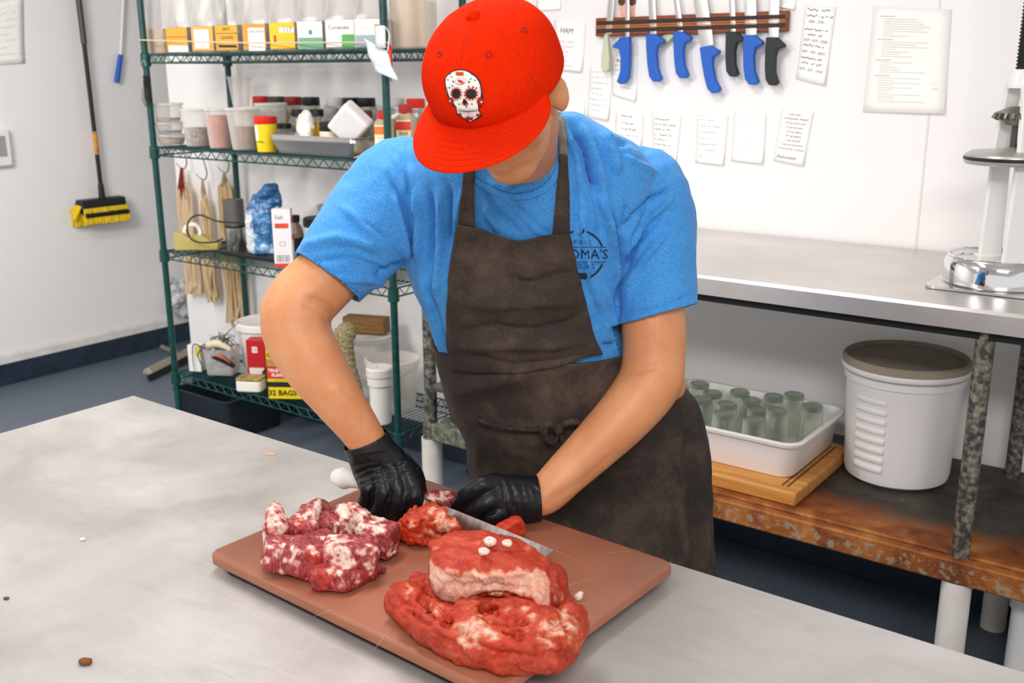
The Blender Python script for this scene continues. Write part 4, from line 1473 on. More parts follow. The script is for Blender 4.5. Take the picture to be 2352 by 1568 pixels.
y = WY - .004
a = at_y(1440, 6, y)
mb = MB()
P = [at_y(px, py, y) for px, py in ((1421, -25), (1459, -25), (1457, 36), (1424, 36))]
t = thing('pink_card', 'salmon pink card with dark rounded marks tucked behind the knife strip', 'card', a)
MB().loft([P, [p_ + Vector((0, -.001, 0)) for p_ in P]]).build('card', C('#eeb4a0', .7), t, smooth=False)
for px in (1428, 1452):
    c_ = at_y(px, 3, y - .0016)
    MB().lathe([(.015, -.0004), (.015, .0004)], c_, 14, RX).build('dark_mark', C('#5a3a34', .8), t)
P = [at_y(px, py, WY - .02) for px, py in ((1512, 92), (1540, 70), (1548, 84), (1522, 108))]
t = thing('green_tag', 'small green and white seed packet sticking out under the knife strip', 'packet', P[0])
MB().loft([P, [p_ + Vector((0, -.002, 0)) for p_ in P]]).build('packet', mat('tag_green', '#7f9f67', .6, col2='#c8d2b4', scale=40), t, smooth=False)


# --- paper notes
def note(corners, label, fn, m=PAPER, curl=.009, y0=WY - .0025, left=False, name='paper_note'):
    """corners tl, tr, br, bl in photo pixels on the wall; the foot of the sheet curls off the wall"""
    P = [(at_x(px, py, LX + .0025) if left else at_y(px, py, y0)) for px, py in corners]
    c = (P[0] + P[1]) / 2
    t = thing(name, label, 'paper', c)
    out = Vector((1, 0, 0)) if left else Vector((0, -1, 0))

    def S(u, v, lift=0.):
        a = P[0].lerp(P[1], u)
        b = P[3].lerp(P[2], u)
        k = curl * max(0, v - .55) ** 2 * 5 * (.5 + u)
        return a.lerp(b, v) + out * (k + lift)
    mb = MB().grid([[S(u / 6, v / 10) for u in range(7)] for v in range(11)])
    sh = mb.build('sheet', m, t, solid=.0006)
    if fn:
        fn(S, sh)
    return t


def scrib(mb, S, u0, u1, v, h, seed, th=.006):
    """a line of quick handwriting that cannot be read in the photo: a continuous pen stroke"""
    rng = random.Random(seed)
    u = u0
    pts = []
    while u < u1:
        pts.append((u, v + rng.uniform(-h, h * .8)))
        u += rng.uniform(.012, .03)
        if rng.random() < .12:
            pts.append(None)
            u += .03
    for i in range(len(pts) - 1):
        if pts[i] and pts[i + 1]:
            (a, b), (c, d) = pts[i], pts[i + 1]
            mb.poly([S(a, b - th, .0009), S(c, d - th, .0009), S(c, d + th, .0009), S(a, b + th, .0009)])


def put(mb, S, s, size, u, v, shear=.25):
    c = S(u, v, .001)
    ux = (S(u + .05, v) - S(u - .05, v)).normalized()
    uy = (S(u, v - .05) - S(u, v + .05)).normalized()
    write(mb, s, size, c, ux, uy, shear)


def handwritten(lines, ink, size=None, seed=1, extra=()):
    def fn(S, sh):
        mb = MB()
        for k, (v, u0, u1) in enumerate(lines):
            scrib(mb, S, u0, u1, v, .016, seed * 50 + k)
        if lines:
            mb.build('handwriting', ink, sh, smooth=False)['kind'] = 'stuff'
        for s, sz_, u, v, ik in extra:
            m2 = MB()
            put(m2, S, s, sz_, u, v)
            m2.build('lettering', ik, sh, smooth=False)
    return fn


rg = lambda n, v0, v1, u0, u1, s: [(v0 + (v1 - v0) * k / (n - 1), u0, u0 + (u1 - u0) * random.Random(s * 9 + k).uniform(.55, 1)) for k in range(n)]
note([(1850, 10), (1921, 16), (1896, 195), (1829, 180)], 'tall handwritten phone list right of the knife strip', handwritten([(.06, .1, .85), (.14, .1, .95), (.32, .08, .85), (.39, .2, .75), (.53, .1, .8), (.7, .08, .8), (.77, .12, .8)], INK, seed=1, extra=(('620 - 574 -', .0125, .45, .215, INK), ('620 - 629 - 2208', .0115, .48, .46, INK), ('620 - 704 - 8554', .0115, .46, .615, INK), ('620 - 263 - 1818', .0115, .46, .85, INK))))
note([(1795, 252), (1869, 258), (1846, 379), (1777, 368)], 'handwritten recipe note ending in the word Remoulade', handwritten([], INKD, seed=2, extra=tuple((s, .0092, .5 if k else .42, .07 + k * .083, INK) for k, s in enumerate(('2 cups mayo', '10 dill pickles chopped', '1/4 cup lemon juice', '2 cup hot sauce', '1/4 cup capers', '1/4 cup paprika', '1 cup mustard', '1 cup worcestershire', '1 bunch green, chopped'))) + (('Remoulade', .0155, .42, .9, INK),)))
note([(1686, 255), (1761, 260), (1754, 375), (1680, 369)], 'blank looking faded note between two recipe notes', handwritten(rg(5, .12, .85, .15, .8, 3), C('#dedad2', .8), seed=3))
note([(1601, 264), (1673, 268), (1663, 378), (1598, 373)], 'faintly pencilled recipe note left of the blank one', handwritten(rg(7, .1, .85, .1, .9, 4), FAINT, seed=4))
note([(1497, 258), (1566, 264), (1552, 384), (1500, 376)], 'handwritten recipe note just beside the blue shoulder', handwritten(rg(9, .12, .9, .1, .9, 5), INK, seed=5))
note([(1414, 255), (1478, 262), (1474, 335), (1412, 328)], 'small recipe note headed Pork rub above the shoulder', handwritten(rg(2, .72, .86, .1, .9, 6), INK, seed=6, extra=(('Pork rub', .0125, .4, .12, INK), ('4 Cups salt', .011, .45, .34, INK), ('2 Cups B Sugar', .011, .5, .52, INK))))
note([(1273, 45), (1346, 52), (1338, 165), (1268, 160)], 'note headed HAM beside the orange cap', handwritten(rg(6, .42, .9, .12, .85, 7), FAINT, seed=7, extra=(('HAM', .027, .4, .2, INK),)))
note([(1355, 152), (1407, 156), (1399, 276), (1349, 268)], 'narrow note with faint writing below the olive knife', handwritten(rg(8, .1, .85, .1, .9, 8), FAINT, seed=8))
note([(1406, 128), (1466, 128), (1462, 232), (1408, 218)], 'note partly covered by the narrow bladed blue knife', handwritten(rg(6, .1, .75, .1, .9, 9), FAINT, seed=9, extra=(('Rub', .018, .3, .12, INK),)), y0=WY - .0015)
note([(1292, 228), (1343, 230), (1343, 266), (1292, 260)], 'small scrap of note with red edge above the shoulder near the ear', handwritten(rg(3, .15, .8, .05, .9, 10), INK, seed=10))
mb = MB()


def typed(S, sh):
    mb = MB()
    rng = random.Random(5)
    v = .09
    for blk, n in enumerate((9, 8, 6, 12)):
        mb.poly([S(.1, v - .006, .001), S(.3, v - .008, .001), S(.3, v + .002, .001), S(.1, v + .004, .001)], 0)
        for k in range(n - 1):
            v += .0225
            e = .16 + rng.uniform(.12, .62)
            mb.poly([S(.16, v - .0035, .001), S(e, v - .0055, .001), S(e, v, .001), S(.16, v + .002, .001)], 0)
        v += .036
    mb.build('typed_lines', C('#cfccc8', .8), sh, smooth=False)['kind'] = 'stuff'
    mb = MB()
    scrib(mb, S, .8, .92, .66, .02, 3, .002)
    scrib(mb, S, .8, .9, .72, .02, 4, .002)
    mb.build('pencil_mark', C('#d5d2cd', .8), sh, smooth=False)
    mb = MB()
    scrib(mb, S, .84, .91, .76, .012, 6, .004)
    mb.build('red_mark', C('#e7b9bd', .8), sh, smooth=False)


note([(2006, 14), (2186, 22), (2170, 262), (1982, 257)], 'large typed sheet on the wall left of the stuffer', typed, curl=.006, name='typed_sheet')
note([(1230, -25), (1290, -30), (1288, 22), (1232, 26)], 'plain paper at the top edge right of the cap', handwritten([], INK), curl=.004)
note([(1760, -12), (1830, -8), (1826, 22), (1790, 16)], 'curled scrap of paper above the right end of the knife strip', handwritten(rg(3, .3, .8, .1, .9, 12), FAINT, seed=12), y0=WY - .002)
note([(-40, 18), (54, -6), (56, 145), (-40, 152)], 'faded printed notice on the left wall at the photo edge', handwritten(rg(9, .08, .95, .2, .95, 13), C('#d8d5d1', .8), seed=13), left=True, curl=.004)

# --- left wall
HX = LX + .05
t = thing('deck_brush', 'black handled deck brush with yellow bristles hung on the left wall', 'broom', at_x(236, 460, HX))
P0, P1, P2 = at_x(176, -40, HX), at_x(193, 100, HX), at_x(233, 440, HX)
MB().tube([P0, P1], .0165, 14).build('upper_pole', C('#4a4b4a', .4, .4), t)
MB().tube([P1, P2], .0125, 14).build('lower_pole', BLACK, t)
MB().tube([P1.lerp(P2, .585), P1.lerp(P2, .74)], .0134, 14).build('sticker', mat('sticker_orange', '#e7b23a', .5, col2='#c0702a', scale=30), t)
P3 = at_x(236, 466, HX)
MB().limb([P2 + (P2 - P3) * .6, P3], [.016, .02], 12).build('socket', BLACK, t)
a, b = at_x(186, 472, HX + .02), at_x(287, 464, HX + .02)
ln = Vector((0, 1, 0))
hl = (b.y - a.y)
cz = (a.z + b.z) / 2
sil = [(.03, .03), (-.03, .034), (-.05, -.01), (.012, -.045), (.062, -.07), (.066, -.055), (.035, -.02)]
ya, yb = a.y, b.y
mb = MB().loft([[(HX - .0 + x, yy, cz + z) for x, z in sil] for yy in (ya, yb)])
mb.build('head', BLACK, t, bevel=.004)
YEL = mat('bristle_yellow', '#f0cf0a', .7, col2='#d6b106', scale=120, stretch=(1, 1, .1))
mb = MB()
rng = random.Random(4)
for r_, x0 in ((0, .045), (1, .02), (2, -.005), (3, -.025)):
    for k in range(26):
        yy = ya - .03 * (r_ > 1) + (yb - ya + .03 * (r_ > 1)) * (k + .5) / 26
        p0 = Vector((HX + x0, yy, cz - .045 + .008 * (3 - r_) * 0))
        mb.tube([p0 + Vector((0, 0, .03)), p0 + Vector((.012 - .01 * r_ + rng.uniform(-.004, .004), rng.uniform(-.004, .004), -.062 - .004 * r_ + rng.uniform(-.006, .006)))], [.0062, .0085], 6)
for k in range(10):
    p0 = Vector((HX - .02 + .004 * k, ya, cz - .0))
    mb.tube([p0, p0 + Vector((0, -.045, -.03 - .005 * k))], [.007, .009], 6)
mb.build('bristles', YEL, t)['kind'] = 'stuff'
t = thing('bottle_brush', 'slim white handled scraper with a blue grip hung on the left wall', 'scraper', at_x(276, 126, LX + .03))
MB().tube([at_x(285, -30, LX + .03), at_x(277, 128, LX + .03)], .008, 10).build('shaft', C('#f2f1f0', .4), t)
MB().tube([at_x(277, 126, LX + .03), at_x(268, 189, LX + .03)], [.014, .016], 12).build('grip', BLUE, t)
p = at_x(-2, 340, LX + .02)
t = thing('thermostat', 'white wall thermostat with a grey screen at the left edge', 'thermostat', p)
MB().box((0, -.0, 0), (.04, .12, .2)).build('housing', WHITEP, t, world=False, bevel=.01)
MB().box((.021, -.0, .01), (.003, .06, .11)).build('screen', C('#a39d9c', .3), t, world=False, bevel=.001)
# silvery bag on the ledge in the passage
p = at_x(414, 728, LX + .07)
t = thing('plastic_bag', 'crumpled clear plastic bag hanging on the left wall behind the rack post', 'bag', p)
V = []
mb = MB()
rng = random.Random(8)
for k in range(8):
    mb.ell((rng.uniform(-.01, .02), rng.uniform(-.06, .06), .02 + .03 * k), (.03, .05, .045), None, 8, 6)
V, F, N = arrays(mb, .008, 2)
V = V + N * (nz(V, 25, 4)[:, None] * .02)
raw('film', V, F, mat('film_white', '#e9e9ea', .15, col2='#b9babc', scale=30), t, world=False)

# floor squeegee beside the rack
a, b = at_z(335, 864, .02), at_z(432, 815, .03)
t = thing('floor_squeegee', 'wide floor squeegee lying on the floor left of the rack', 'squeegee', a)
d = (b - a).normalized()
n_ = Vector((-d.y, d.x, 0))
e = a + d * .62
MB().loft([[q + n_ * x + Vector((0, 0, z)) for x, z in ((-.03, .002), (.035, .004), (.03, .03), (.0, .045), (-.025, .02))] for q in (a + d * .02, e)]).build('metal_channel', mat('channel', '#b7ab98', .5, .3), t, bevel=.004)
MB().loft([[q + n_ * x + Vector((0, 0, z)) for x, z in ((-.05, -.018), (-.028, -.018), (-.02, .012), (-.034, .014))] for q in (a - d * .02, e + d * .02)]).build('rubber_blade', BLACK, t)
m_ = a.lerp(e, .55)
MB().tube([m_ + Vector((0, 0, .03)), m_ + n_ * .12 + Vector((0, 0, .07))], .018, 12).build('socket', C('#77736d', .5, .5), t)

# --- things on the floor below the back table
p = at_z(1060, 1180, .02)
t = thing('black_bin', 'black bin with grey handle on the floor under the left end of the shelf', 'bin', (-1.93, 2.85, 0))
o1 = rrect(.34, .3, .04)
MB().loft([sc(o1, .86, .86, 0), sc(o1, .9, .9, .01), sc(o1, 1, 1, .36), sc(o1, 1.04, 1.04, .362), sc(o1, 1.04, 1.04, .375), sc(o1, .96, .96, .375), sc(o1, .84, .84, .012)]).build('bin', BLACK, t, world=False)
MB().tube(catmull([(-.05, -.16, .34), (-.055, -.18, .3), (-.05, -.185, .22), (-.02, -.18, .2), (.0, -.18, .22), (.0, -.175, .3), (-.005, -.16, .34)], 5), .008, 8).build('handle', C('#7d8180', .5), t, world=False)
t = thing('white_cooler', 'white lidded cooler on the floor at the right edge under the back table', 'cooler', (-.13, 2.9, 0))
o1 = rrect(.52, .5, .03)
MB().loft([sc(o1, .98, .98, 0), sc(o1, 1, 1, .02), sc(o1, 1, 1, .36)]).build('body', C('#e9e9e8', .5), t, world=False)
MB().loft([sc(o1, 1.02, 1.02, .362), sc(o1, 1.02, 1.02, .41), sc(o1, .98, .98, .42)]).build('lid', C('#dfe0e0', .5), t, world=False)
# ------------------------------------------------------------------ cutting board, meat, knife
BTOP = .925
bm_, nt, bs = new_mat('brown_board')
co = coords(nt)
n1 = noise_node(nt, co, 5, 5, .6)
n2 = noise_node(nt, coords(nt, (1, 26, 1), (0, 0, .9)), 34, 4, .6)
n3 = noise_node(nt, coords(nt, (30, 1, 1), (0, 0, .35)), 26, 4, .6)
base = ramp_node(nt, n1.outputs['Fac'], [(.3, '#92583f'), (.55, '#a2644a'), (.75, '#ab6e53')])
sc1 = ramp_node(nt, n2.outputs['Fac'], [(.66, '#000000'), (.76, '#ffffff')])
sc2 = ramp_node(nt, n3.outputs['Fac'], [(.68, '#000000'), (.78, '#ffffff')])
f = math_node(nt, 'MULTIPLY', math_node(nt, 'MAXIMUM', sc1.outputs['Color'], sc2.outputs['Color']), .22)
nt.links.new(mix_node(nt, f, base.outputs['Color'], '#c9a08a'), bs.inputs['Base Color'])
bs.inputs['Roughness'].default_value = .42
bump_node(nt, bs, math_node(nt, 'ADD', n2.outputs['Fac'], n3.outputs['Fac']), .12, .001)
bL, bB, bR = at_z(486, 1281, BTOP), at_z(922, 1081, BTOP), at_z(1553, 1292, BTOP)
e1 = (bR - bB)
e2 = (bL - bB)
lx, ly = e1.length, e2.length
a1 = e1.normalized()
a2 = (e2 - a1 * e2.dot(a1)).normalized()
ly = .462
ctr = bB + a1 * lx / 2 + a2 * ly / 2
rotz = math.atan2(a1.y, a1.x)
cb = thing('cutting_board', 'large brown plastic cutting board with scratches, carrying the raw meat', 'board', (ctr.x, ctr.y, TZ), rotz)
o1 = rrect(lx, ly, .022, 6)
MB().loft([[(x * k, y * k2, z) for x, y in o1] for k, k2, z in ((.99, .99, .0165), (1, 1, .019), (1, 1, .032), (.992, .99, .035))]).build('board', bm_, cb, world=False, angle=50)
o2 = rrect(lx * .94, ly * .93, .02, 4)
MB().loft([[(x, y, z) for x, y in o2] for z in (.0008, .0162)]).build('shadow_gap_slab', C('#1d1d1c', .8), cb, world=False)  # added dark slab, there to make a shadow gap under the board
mb = MB()
cuts = [((868, 1368), (826, 1374)), ((1300, 1345), (1436, 1312)), ((1290, 1372), (1350, 1352)), ((930, 1330), (840, 1420)), ((1272, 1262), (1350, 1300)), ((760, 1400), (720, 1416)), ((900, 1440), (860, 1490)), ((995, 1110), (972, 1128)), ((1390, 1270), (1480, 1262))]
for (p0, p1) in cuts:
    A, B = at_z(p0[0], p0[1], BTOP + .0004), at_z(p1[0], p1[1], BTOP + .0004)
    s_ = (B - A).normalized().cross(Vector((0, 0, 1))) * .0006
    mb.poly([A - s_, B - s_ * .3, B + s_ * .3, A + s_])
mb.build('cut_mark', C('#c2937c', .6), cb, smooth=False)['kind'] = 'stuff'


def meat_mat(name, stops, marb=.5, hot='#cb3611', rough=.38, base=.0):
    """lean to fat runs along one ramp; the painted fat amount is broken up by streaky noise"""
    m, nt, bs = new_mat(name)
    co = coords(nt)
    at_ = nt.nodes.new('ShaderNodeAttribute')
    at_.attribute_name = 'fat'
    ad = nt.nodes.new('ShaderNodeAttribute')
    ad.attribute_name = 'bright'
    n1 = noise_node(nt, co, 30, 5, .6, .8)
    n2 = noise_node(nt, coords(nt, (1, 2.6, 1), (.3, .2, .7)), 46, 6, .66, 2.2)
    n3 = noise_node(nt, coords(nt, (1, 4., 1), (.9, .1, .4)), 110, 4, .6, .5)
    v = math_node(nt, 'MULTIPLY', math_node(nt, 'SUBTRACT', n2.outputs['Fac'], .5), marb * 2)
    v = math_node(nt, 'ADD', v, math_node(nt, 'MULTIPLY', math_node(nt, 'SUBTRACT', n1.outputs['Fac'], .5), .5))
    v = math_node(nt, 'ADD', v, math_node(nt, 'MULTIPLY', math_node(nt, 'SUBTRACT', n3.outputs['Fac'], .5), .35))
    f = math_node(nt, 'ADD', math_node(nt, 'MULTIPLY', at_.outputs['Fac'], .8), math_node(nt, 'ADD', v, .2 + base))
    r = ramp_node(nt, f, stops)
    low = math_node(nt, 'SUBTRACT', 1.0, at_.outputs['Fac'])
    nt.links.new(mix_node(nt, math_node(nt, 'MULTIPLY', math_node(nt, 'MULTIPLY', ad.outputs['Fac'], low), .85), r.outputs['Color'], hot), bs.inputs['Base Color'])
    bs.inputs['Roughness'].default_value = rough
    bs.inputs['Subsurface Weight'].default_value = .07
    bs.inputs['Subsurface Radius'].default_value = (1, .25, .15)
    bs.inputs['Subsurface Scale'].default_value = .005
    bs.inputs['Specular IOR Level'].default_value = .42
    h = math_node(nt, 'ADD', math_node(nt, 'MULTIPLY', n2.outputs['Fac'], .8), n3.outputs['Fac'])
    bump_node(nt, bs, h, .6, .002)
    return m


PORK = meat_mat('pork_meat', [(.05, '#701c26'), (.25, '#99333b'), (.42, '#b95a58'), (.58, '#d89a8c'), (.78, '#ecd0c0'), (1., '#f5e9de')], .62, base=.03)
BEEF = meat_mat('red_meat', [(.0, '#77180c'), (.2, '#ab2c14'), (.4, '#c24626'), (.58, '#cd6e50'), (.75, '#d8947a'), (1., '#e8c2ae')], .36, base=.06)


def meat(name, lab, shapes, m, fat=None, bright=None, voxel=.0029, rough=.0024, fine=.0013, sm=1, zmin=None, group=None, seed=0, folds=(), fk=1.9, loc=None, cat='meat'):
    mb = MB()
    for s in shapes:
        s(mb)
    V, F, N = arrays(mb, voxel, sm)
    V = V + N * (nz(V, 42, seed + 1)[:, None] * rough)
    N = normals(V, F)
    if folds:
        V = sculpt(V, N, [(l_, w_, a_ * fk) for l_, w_, a_ in folds])
        N = normals(V, F)
    rid = 1 - np.abs(nz(V, 75, seed + 9, 2))
    V = V + N * ((rid - .7)[:, None] * fine * 1.6 + nz(V, 170, seed + 4, 2)[:, None] * fine * .6)
    V[:, 2] = np.maximum(V[:, 2], (zmin if zmin is not None else BTOP + .0006))
    c = V.mean(0)
    fv = fat(V, N) if fat else np.zeros(len(V))
    bv = bright(V, N) if bright else np.zeros(len(V))
    l = loc or (c[0], c[1], V[:, 2].min())
    t = thing(name, lab, cat, l, group=group)
    raw('flesh', V, F, m, t, {'fat': fv, 'bright': bv})
    return t


def blk(px, py, z, sx, sy, sz, rz=0., ry=0., rx=0., r=.17):
    """a soft cornered chunk of meat; px, py is where its middle shows, z its height over the board"""
    p = at_z(px, py, BTOP + z)

    def f(mb):
        R = Matrix.Rotation(rz, 3, 'Z') @ Matrix.Rotation(ry, 3, 'Y') @ Matrix.Rotation(rx, 3, 'X')
        n = 14
        rings = []
        for i in range(9):
            a = -PI / 2 + PI * i / 8
            ca, sa = math.cos(a), math.sin(a)
            ca, sa = math.copysign(abs(ca) ** (r * 2), ca), math.copysign(abs(sa) ** (r * 2), sa)
            ring = []
            for j in range(n):
                b = 2 * PI * j / n
                cb_, sb_ = math.cos(b), math.sin(b)
                cb_, sb_ = math.copysign(abs(cb_) ** (r * 2), cb_), math.copysign(abs(sb_) ** (r * 2), sb_)
                q = R @ Vector((sx / 2 * max(ca, .02) * cb_, sy / 2 * max(ca, .02) * sb_, sz / 2 * sa))
                ring.append(p + q)
            rings.append(ring)
        mb.loft(rings)
    return f


def lump(px, py, z, sx, sy, sz, rz=0., ry=0., rx=0.):
    p = at_z(px, py, BTOP + z)
    return lambda mb: mb.ell(p, (sx / 2, sy / 2, sz / 2), Matrix.Rotation(rz, 3, 'Z') @ Matrix.Rotation(ry, 3, 'Y') @ Matrix.Rotation(rx, 3, 'X'), 16, 12)


def strip(pts, w, th):
    P = [at_z(px, py, BTOP + z) for px, py, z in pts]
    return lambda mb: mb.limb(P, [(a, b) for a, b in zip(w, th)], 12, up=(0, 0, 1))


def spots(*lst):
    """fat patches: (px, py, radius px) seen in the photo, as soft 3-D blobs on the flesh"""
    def f(V, N):
        Q = pix_np(V)
        wx, wy = nz(V, 55, 31, 4), nz(V, 55, 57, 4)
        view = np.array(CAM) - V
        view /= np.linalg.norm(view, axis=1, keepdims=True)
        fr = np.clip(((N * view).sum(1) + .25) * 3, 0, 1)
        o = np.zeros(len(V))
        for px, py, r in lst:
            k = r * 1.5 + 5
            o = np.maximum(o, np.exp(-(((Q[:, 0] + wx * k - px) ** 2 + (Q[:, 1] + wy * k - py) ** 2) / r ** 2)) * .92 * fr)
        return o
    return f


gp = 'diced pork on the left of the cutting board'
ux = math.atan2(HU.y, HU.x)
meat('pork_cube', 'pork cube with a tall white fat cap at the left edge of the pile', [blk(634, 1222, .028, 0.0405, 0.0405, 0.054, ux), strip([(640, 1215, .05), (632, 1185, .058), (630, 1168, .06)], (.022, .02, .014), (.018, .016, .012))], PORK, spots((631, 1172, 34), (640, 1205, 22), (610, 1245, 15)), spots((622, 1210, 14)), group=gp, seed=1)
meat('pork_cube', 'round marbled pork piece at the left front of the pile', [blk(652, 1272, .028, 0.0675, 0.054, 0.0522, ux + .3, .2), lump(640, 1262, .035, 0.054, 0.045, 0.045)], PORK, spots((640, 1260, 16), (675, 1250, 14), (665, 1302, 14), (612, 1290, 10)), group=gp, seed=2)
meat('pork_cube', 'pork piece with bright red streak between the fat cap and pile centre', [blk(700, 1220, .036, 0.0585, 0.054, 0.054, ux - .3, .1), lump(690, 1198, .05, 0.045, 0.036, 0.0315)], PORK, spots((672, 1188, 20), (715, 1200, 14)), spots((688, 1200, 16)), group=gp, seed=3)
meat('pork_cube', 'pork piece with white fat flap, second from left at the back of the pile', [blk(727, 1190, .035, 0.0495, 0.045, 0.054, ux + .5), strip([(728, 1165, .06), (716, 1190, .056), (708, 1215, .045)], (.018, .022, .014), (.014, .016, .01))], PORK, spots((712, 1188, 26), (735, 1172, 14)), group=gp, seed=4)
meat('pork_cube', 'dark red pork piece in the middle of the pile', [blk(762, 1215, .034, 0.0495, 0.045, 0.0522, ux + .1, .2)], PORK, spots((770, 1210, 14), (750, 1235, 12)), group=gp, seed=5)
meat('pork_cube', 'pork piece with thick white fat along its top at the back right of the pile', [blk(810, 1208, .035, 0.063, 0.0495, 0.054, ux + .5, .25), strip([(785, 1180, .056), (815, 1180, .062), (838, 1195, .058)], (.02, .022, .016), (.013, .014, .01))], PORK, spots((790, 1185, 26), (822, 1182, 26), (802, 1215, 10)), group=gp, seed=6)
meat('pork_cube', 'pork cube with white top and swirled red face at the right end of the pile', [blk(868, 1235, .032, 0.0675, 0.054, 0.0558, ux - .35, .1), lump(850, 1215, .045, 0.054, 0.045, 0.036)], PORK, spots((838, 1222, 34), (862, 1205, 22), (905, 1262, 10)), group=gp, seed=7)
meat('pork_cube', 'flat topped pork piece at the front left with orange red corner', [blk(706, 1282, .032, 0.072, 0.0495, 0.0576, ux - .25, .15)], PORK, spots((685, 1265, 16), (720, 1262, 10), (668, 1275, 10)), spots((728, 1282, 18), (716, 1310, 12)), group=gp, seed=8)
meat('pork_cube', 'large pork piece with pale fat sheet at the front of the pile', [blk(805, 1280, .036, 0.09, 0.0558, 0.063, ux + .15, .1), lump(770, 1262, .05, 0.045, 0.0405, 0.0405), blk(765, 1322, .02, 0.0675, 0.045, 0.0378, ux - .15)], PORK, spots((775, 1278, 30), (765, 1235, 24), (855, 1265, 20), (775, 1330, 14), (842, 1300, 14)), spots((738, 1330, 22), (765, 1295, 12), (790, 1312, 12)), group=gp, seed=9)
meat('pork_cube', 'small tender piece of pork between the centre and the front piece', [blk(738, 1258, .03, 0.0495, 0.045, 0.054, ux + .6)], PORK, spots((708, 1248, 10), (745, 1245, 12)), group=gp, seed=10)
meat('pork_strip', 'thin strip of pork trailing right from the front of the pile', [strip([(800, 1338, .014), (830, 1322, .014), (858, 1308, .012), (882, 1308, .006)], (.016, .018, .012, .005), (.01, .01, .008, .004))], PORK, spots((855, 1302, 12), (820, 1335, 10)), spots((835, 1315, 14)), seed=11)
meat('pork_slice', 'pork slice with white fat edge on the board behind the knife blade', [blk(1010, 1158, .02, .062, .045, .04, ux + .2, .1), strip([(980, 1150, .03), (1005, 1140, .034), (1035, 1155, .026)], (.014, .014, .01), (.01, .01, .008))], PORK, spots((998, 1143, 16), (1020, 1140, 14), (980, 1148, 12)), seed=12)
meat('meat_wedge', 'bright red wedge of meat between the knife blade and the glove steadying the meat', [blk(1172, 1216, .02, .05, .025, .034, ux + .5, -.3)], BEEF, None, lambda V, N: np.full(len(V), .8), seed=13)
meat('meat_chunk', 'ragged red meat chunk with white fat being cut by the knife', [lump(955, 1208, .03, .06, .05, .055), lump(930, 1216, .02, .035, .04, .035), lump(945, 1236, .012, .04, .03, .024), lump(965, 1240, .01, .04, .03, .02), blk(982, 1205, .032, .05, .05, .05, ux), strip([(985, 1178, .05), (1010, 1195, .05), (1045, 1215, .045)], (.02, .02, .012), (.018, .016, .01)), lump(960, 1178, .045, .02, .02, .03)], BEEF, spots((1005, 1190, 26), (1030, 1208, 16), (948, 1205, 10)), spots((940, 1215, 24), (955, 1238, 20), (965, 1180, 14)), rough=.007, fine=.003, seed=14)

# lower, folded roast
low = [strip([(930, 1378, .03), (985, 1425, .032), (1050, 1455, .034), (1130, 1480, .034), (1230, 1480, .036), (1300, 1462, .034)], (.03, .03, .034, .038, .04, .03), (.03, .032, .034, .036, .036, .028)),
       lump(945, 1378, .03, .07, .06, .055), lump(975, 1350, .03, .05, .05, .05), lump(1080, 1425, .04, .07, .06, .065), lump(1130, 1462, .045, .08, .06, .06),
       lump(1175, 1440, .05, .07, .045, .05), lump(1250, 1445, .05, .1, .07, .065), lump(1215, 1492, .025, .12, .06, .05), lump(1312, 1428, .035, .05, .05, .06), lump(1290, 1480, .025, .06, .06, .05),
       strip([(1135, 1400, .05), (1200, 1405, .052), (1270, 1418, .05)], (.018, .02, .016), (.014, .015, .012)),
       lump(1130, 1380, .03, .25, .1, .05, ux)]
meat('meat_roast', 'lower folded red roast at the front of the board', low, BEEF,
     spots((1095, 1440, 26), (1075, 1460, 26), (1120, 1452, 18), (1215, 1425, 18), (1270, 1440, 24), (1305, 1450, 20), (940, 1355, 12), (1000, 1400, 10), (1300, 1412, 14), (1165, 1395, 10)),
     spots((1150, 1465, 40), (920, 1390, 40), (1040, 1420, 24), (1320, 1430, 22), (1230, 1405, 30)), voxel=.004, rough=.006, fine=.0022, seed=21,
     folds=[(((960, 1360), (980, 1385), (985, 1410)), 9, -.012), (((1012, 1385), (1030, 1420), (1015, 1440)), 8, -.008), (((1100, 1410), (1150, 1425), (1230, 1425)), 8, -.008), (((1140, 1440), (1180, 1455), (1195, 1475)), 6, -.005), (((1290, 1405), (1300, 1440), (1315, 1470)), 6, -.006), (((1060, 1470), (1130, 1500), (1210, 1510)), 9, -.005), (((930, 1400), (1000, 1440)), 7, -.005), (((1195, 1440), (1200, 1470)), 5, -.006), (((1240, 1470), (1290, 1490)), 9, .004), (((1105, 1385), (1130, 1405), (1135, 1420)), 10, -.009), (((905, 1375), (960, 1390), (1010, 1430)), 5, -.004), (((1060, 1435), (1055, 1465)), 5, -.005), (((1145, 1450), (1215, 1450), (1290, 1470)), 4, -.004), (((1160, 1480), (1240, 1500)), 6, .004), (((950, 1405), (1020, 1450), (1090, 1490)), 6, .003), (((1265, 1420), (1285, 1440)), 5, -.007)])


# upper roast, a thick slab with a pale cut face towards the viewer
def slab(mb):
    rows = []
    L0 = [(1010, 1240), (1060, 1218), (1130, 1222), (1200, 1246), (1258, 1290), (1290, 1350)]
    zt_ = .095
    prof = [(0., 0.), (.15, .62), (.4, .92), (.7, 1.), (.92, .97), (1.0, .85), (1.02, .5), (.97, .2), (.8, .0)]
    return None


top = [blk(1128, 1308, .082, .19, .085, .062, ux - .2, .05, -.15, .3), lump(1112, 1268, .093, .17, .085, .055, ux - .12, .08), blk(1060, 1318, .075, .09, .08, .075, ux - .2, 0, -.1, .35), blk(1228, 1358, .062, .075, .085, .075, ux - .3, .12, 0, .35),
       lump(1262, 1352, .054, .055, .08, .075, ux - .4)]


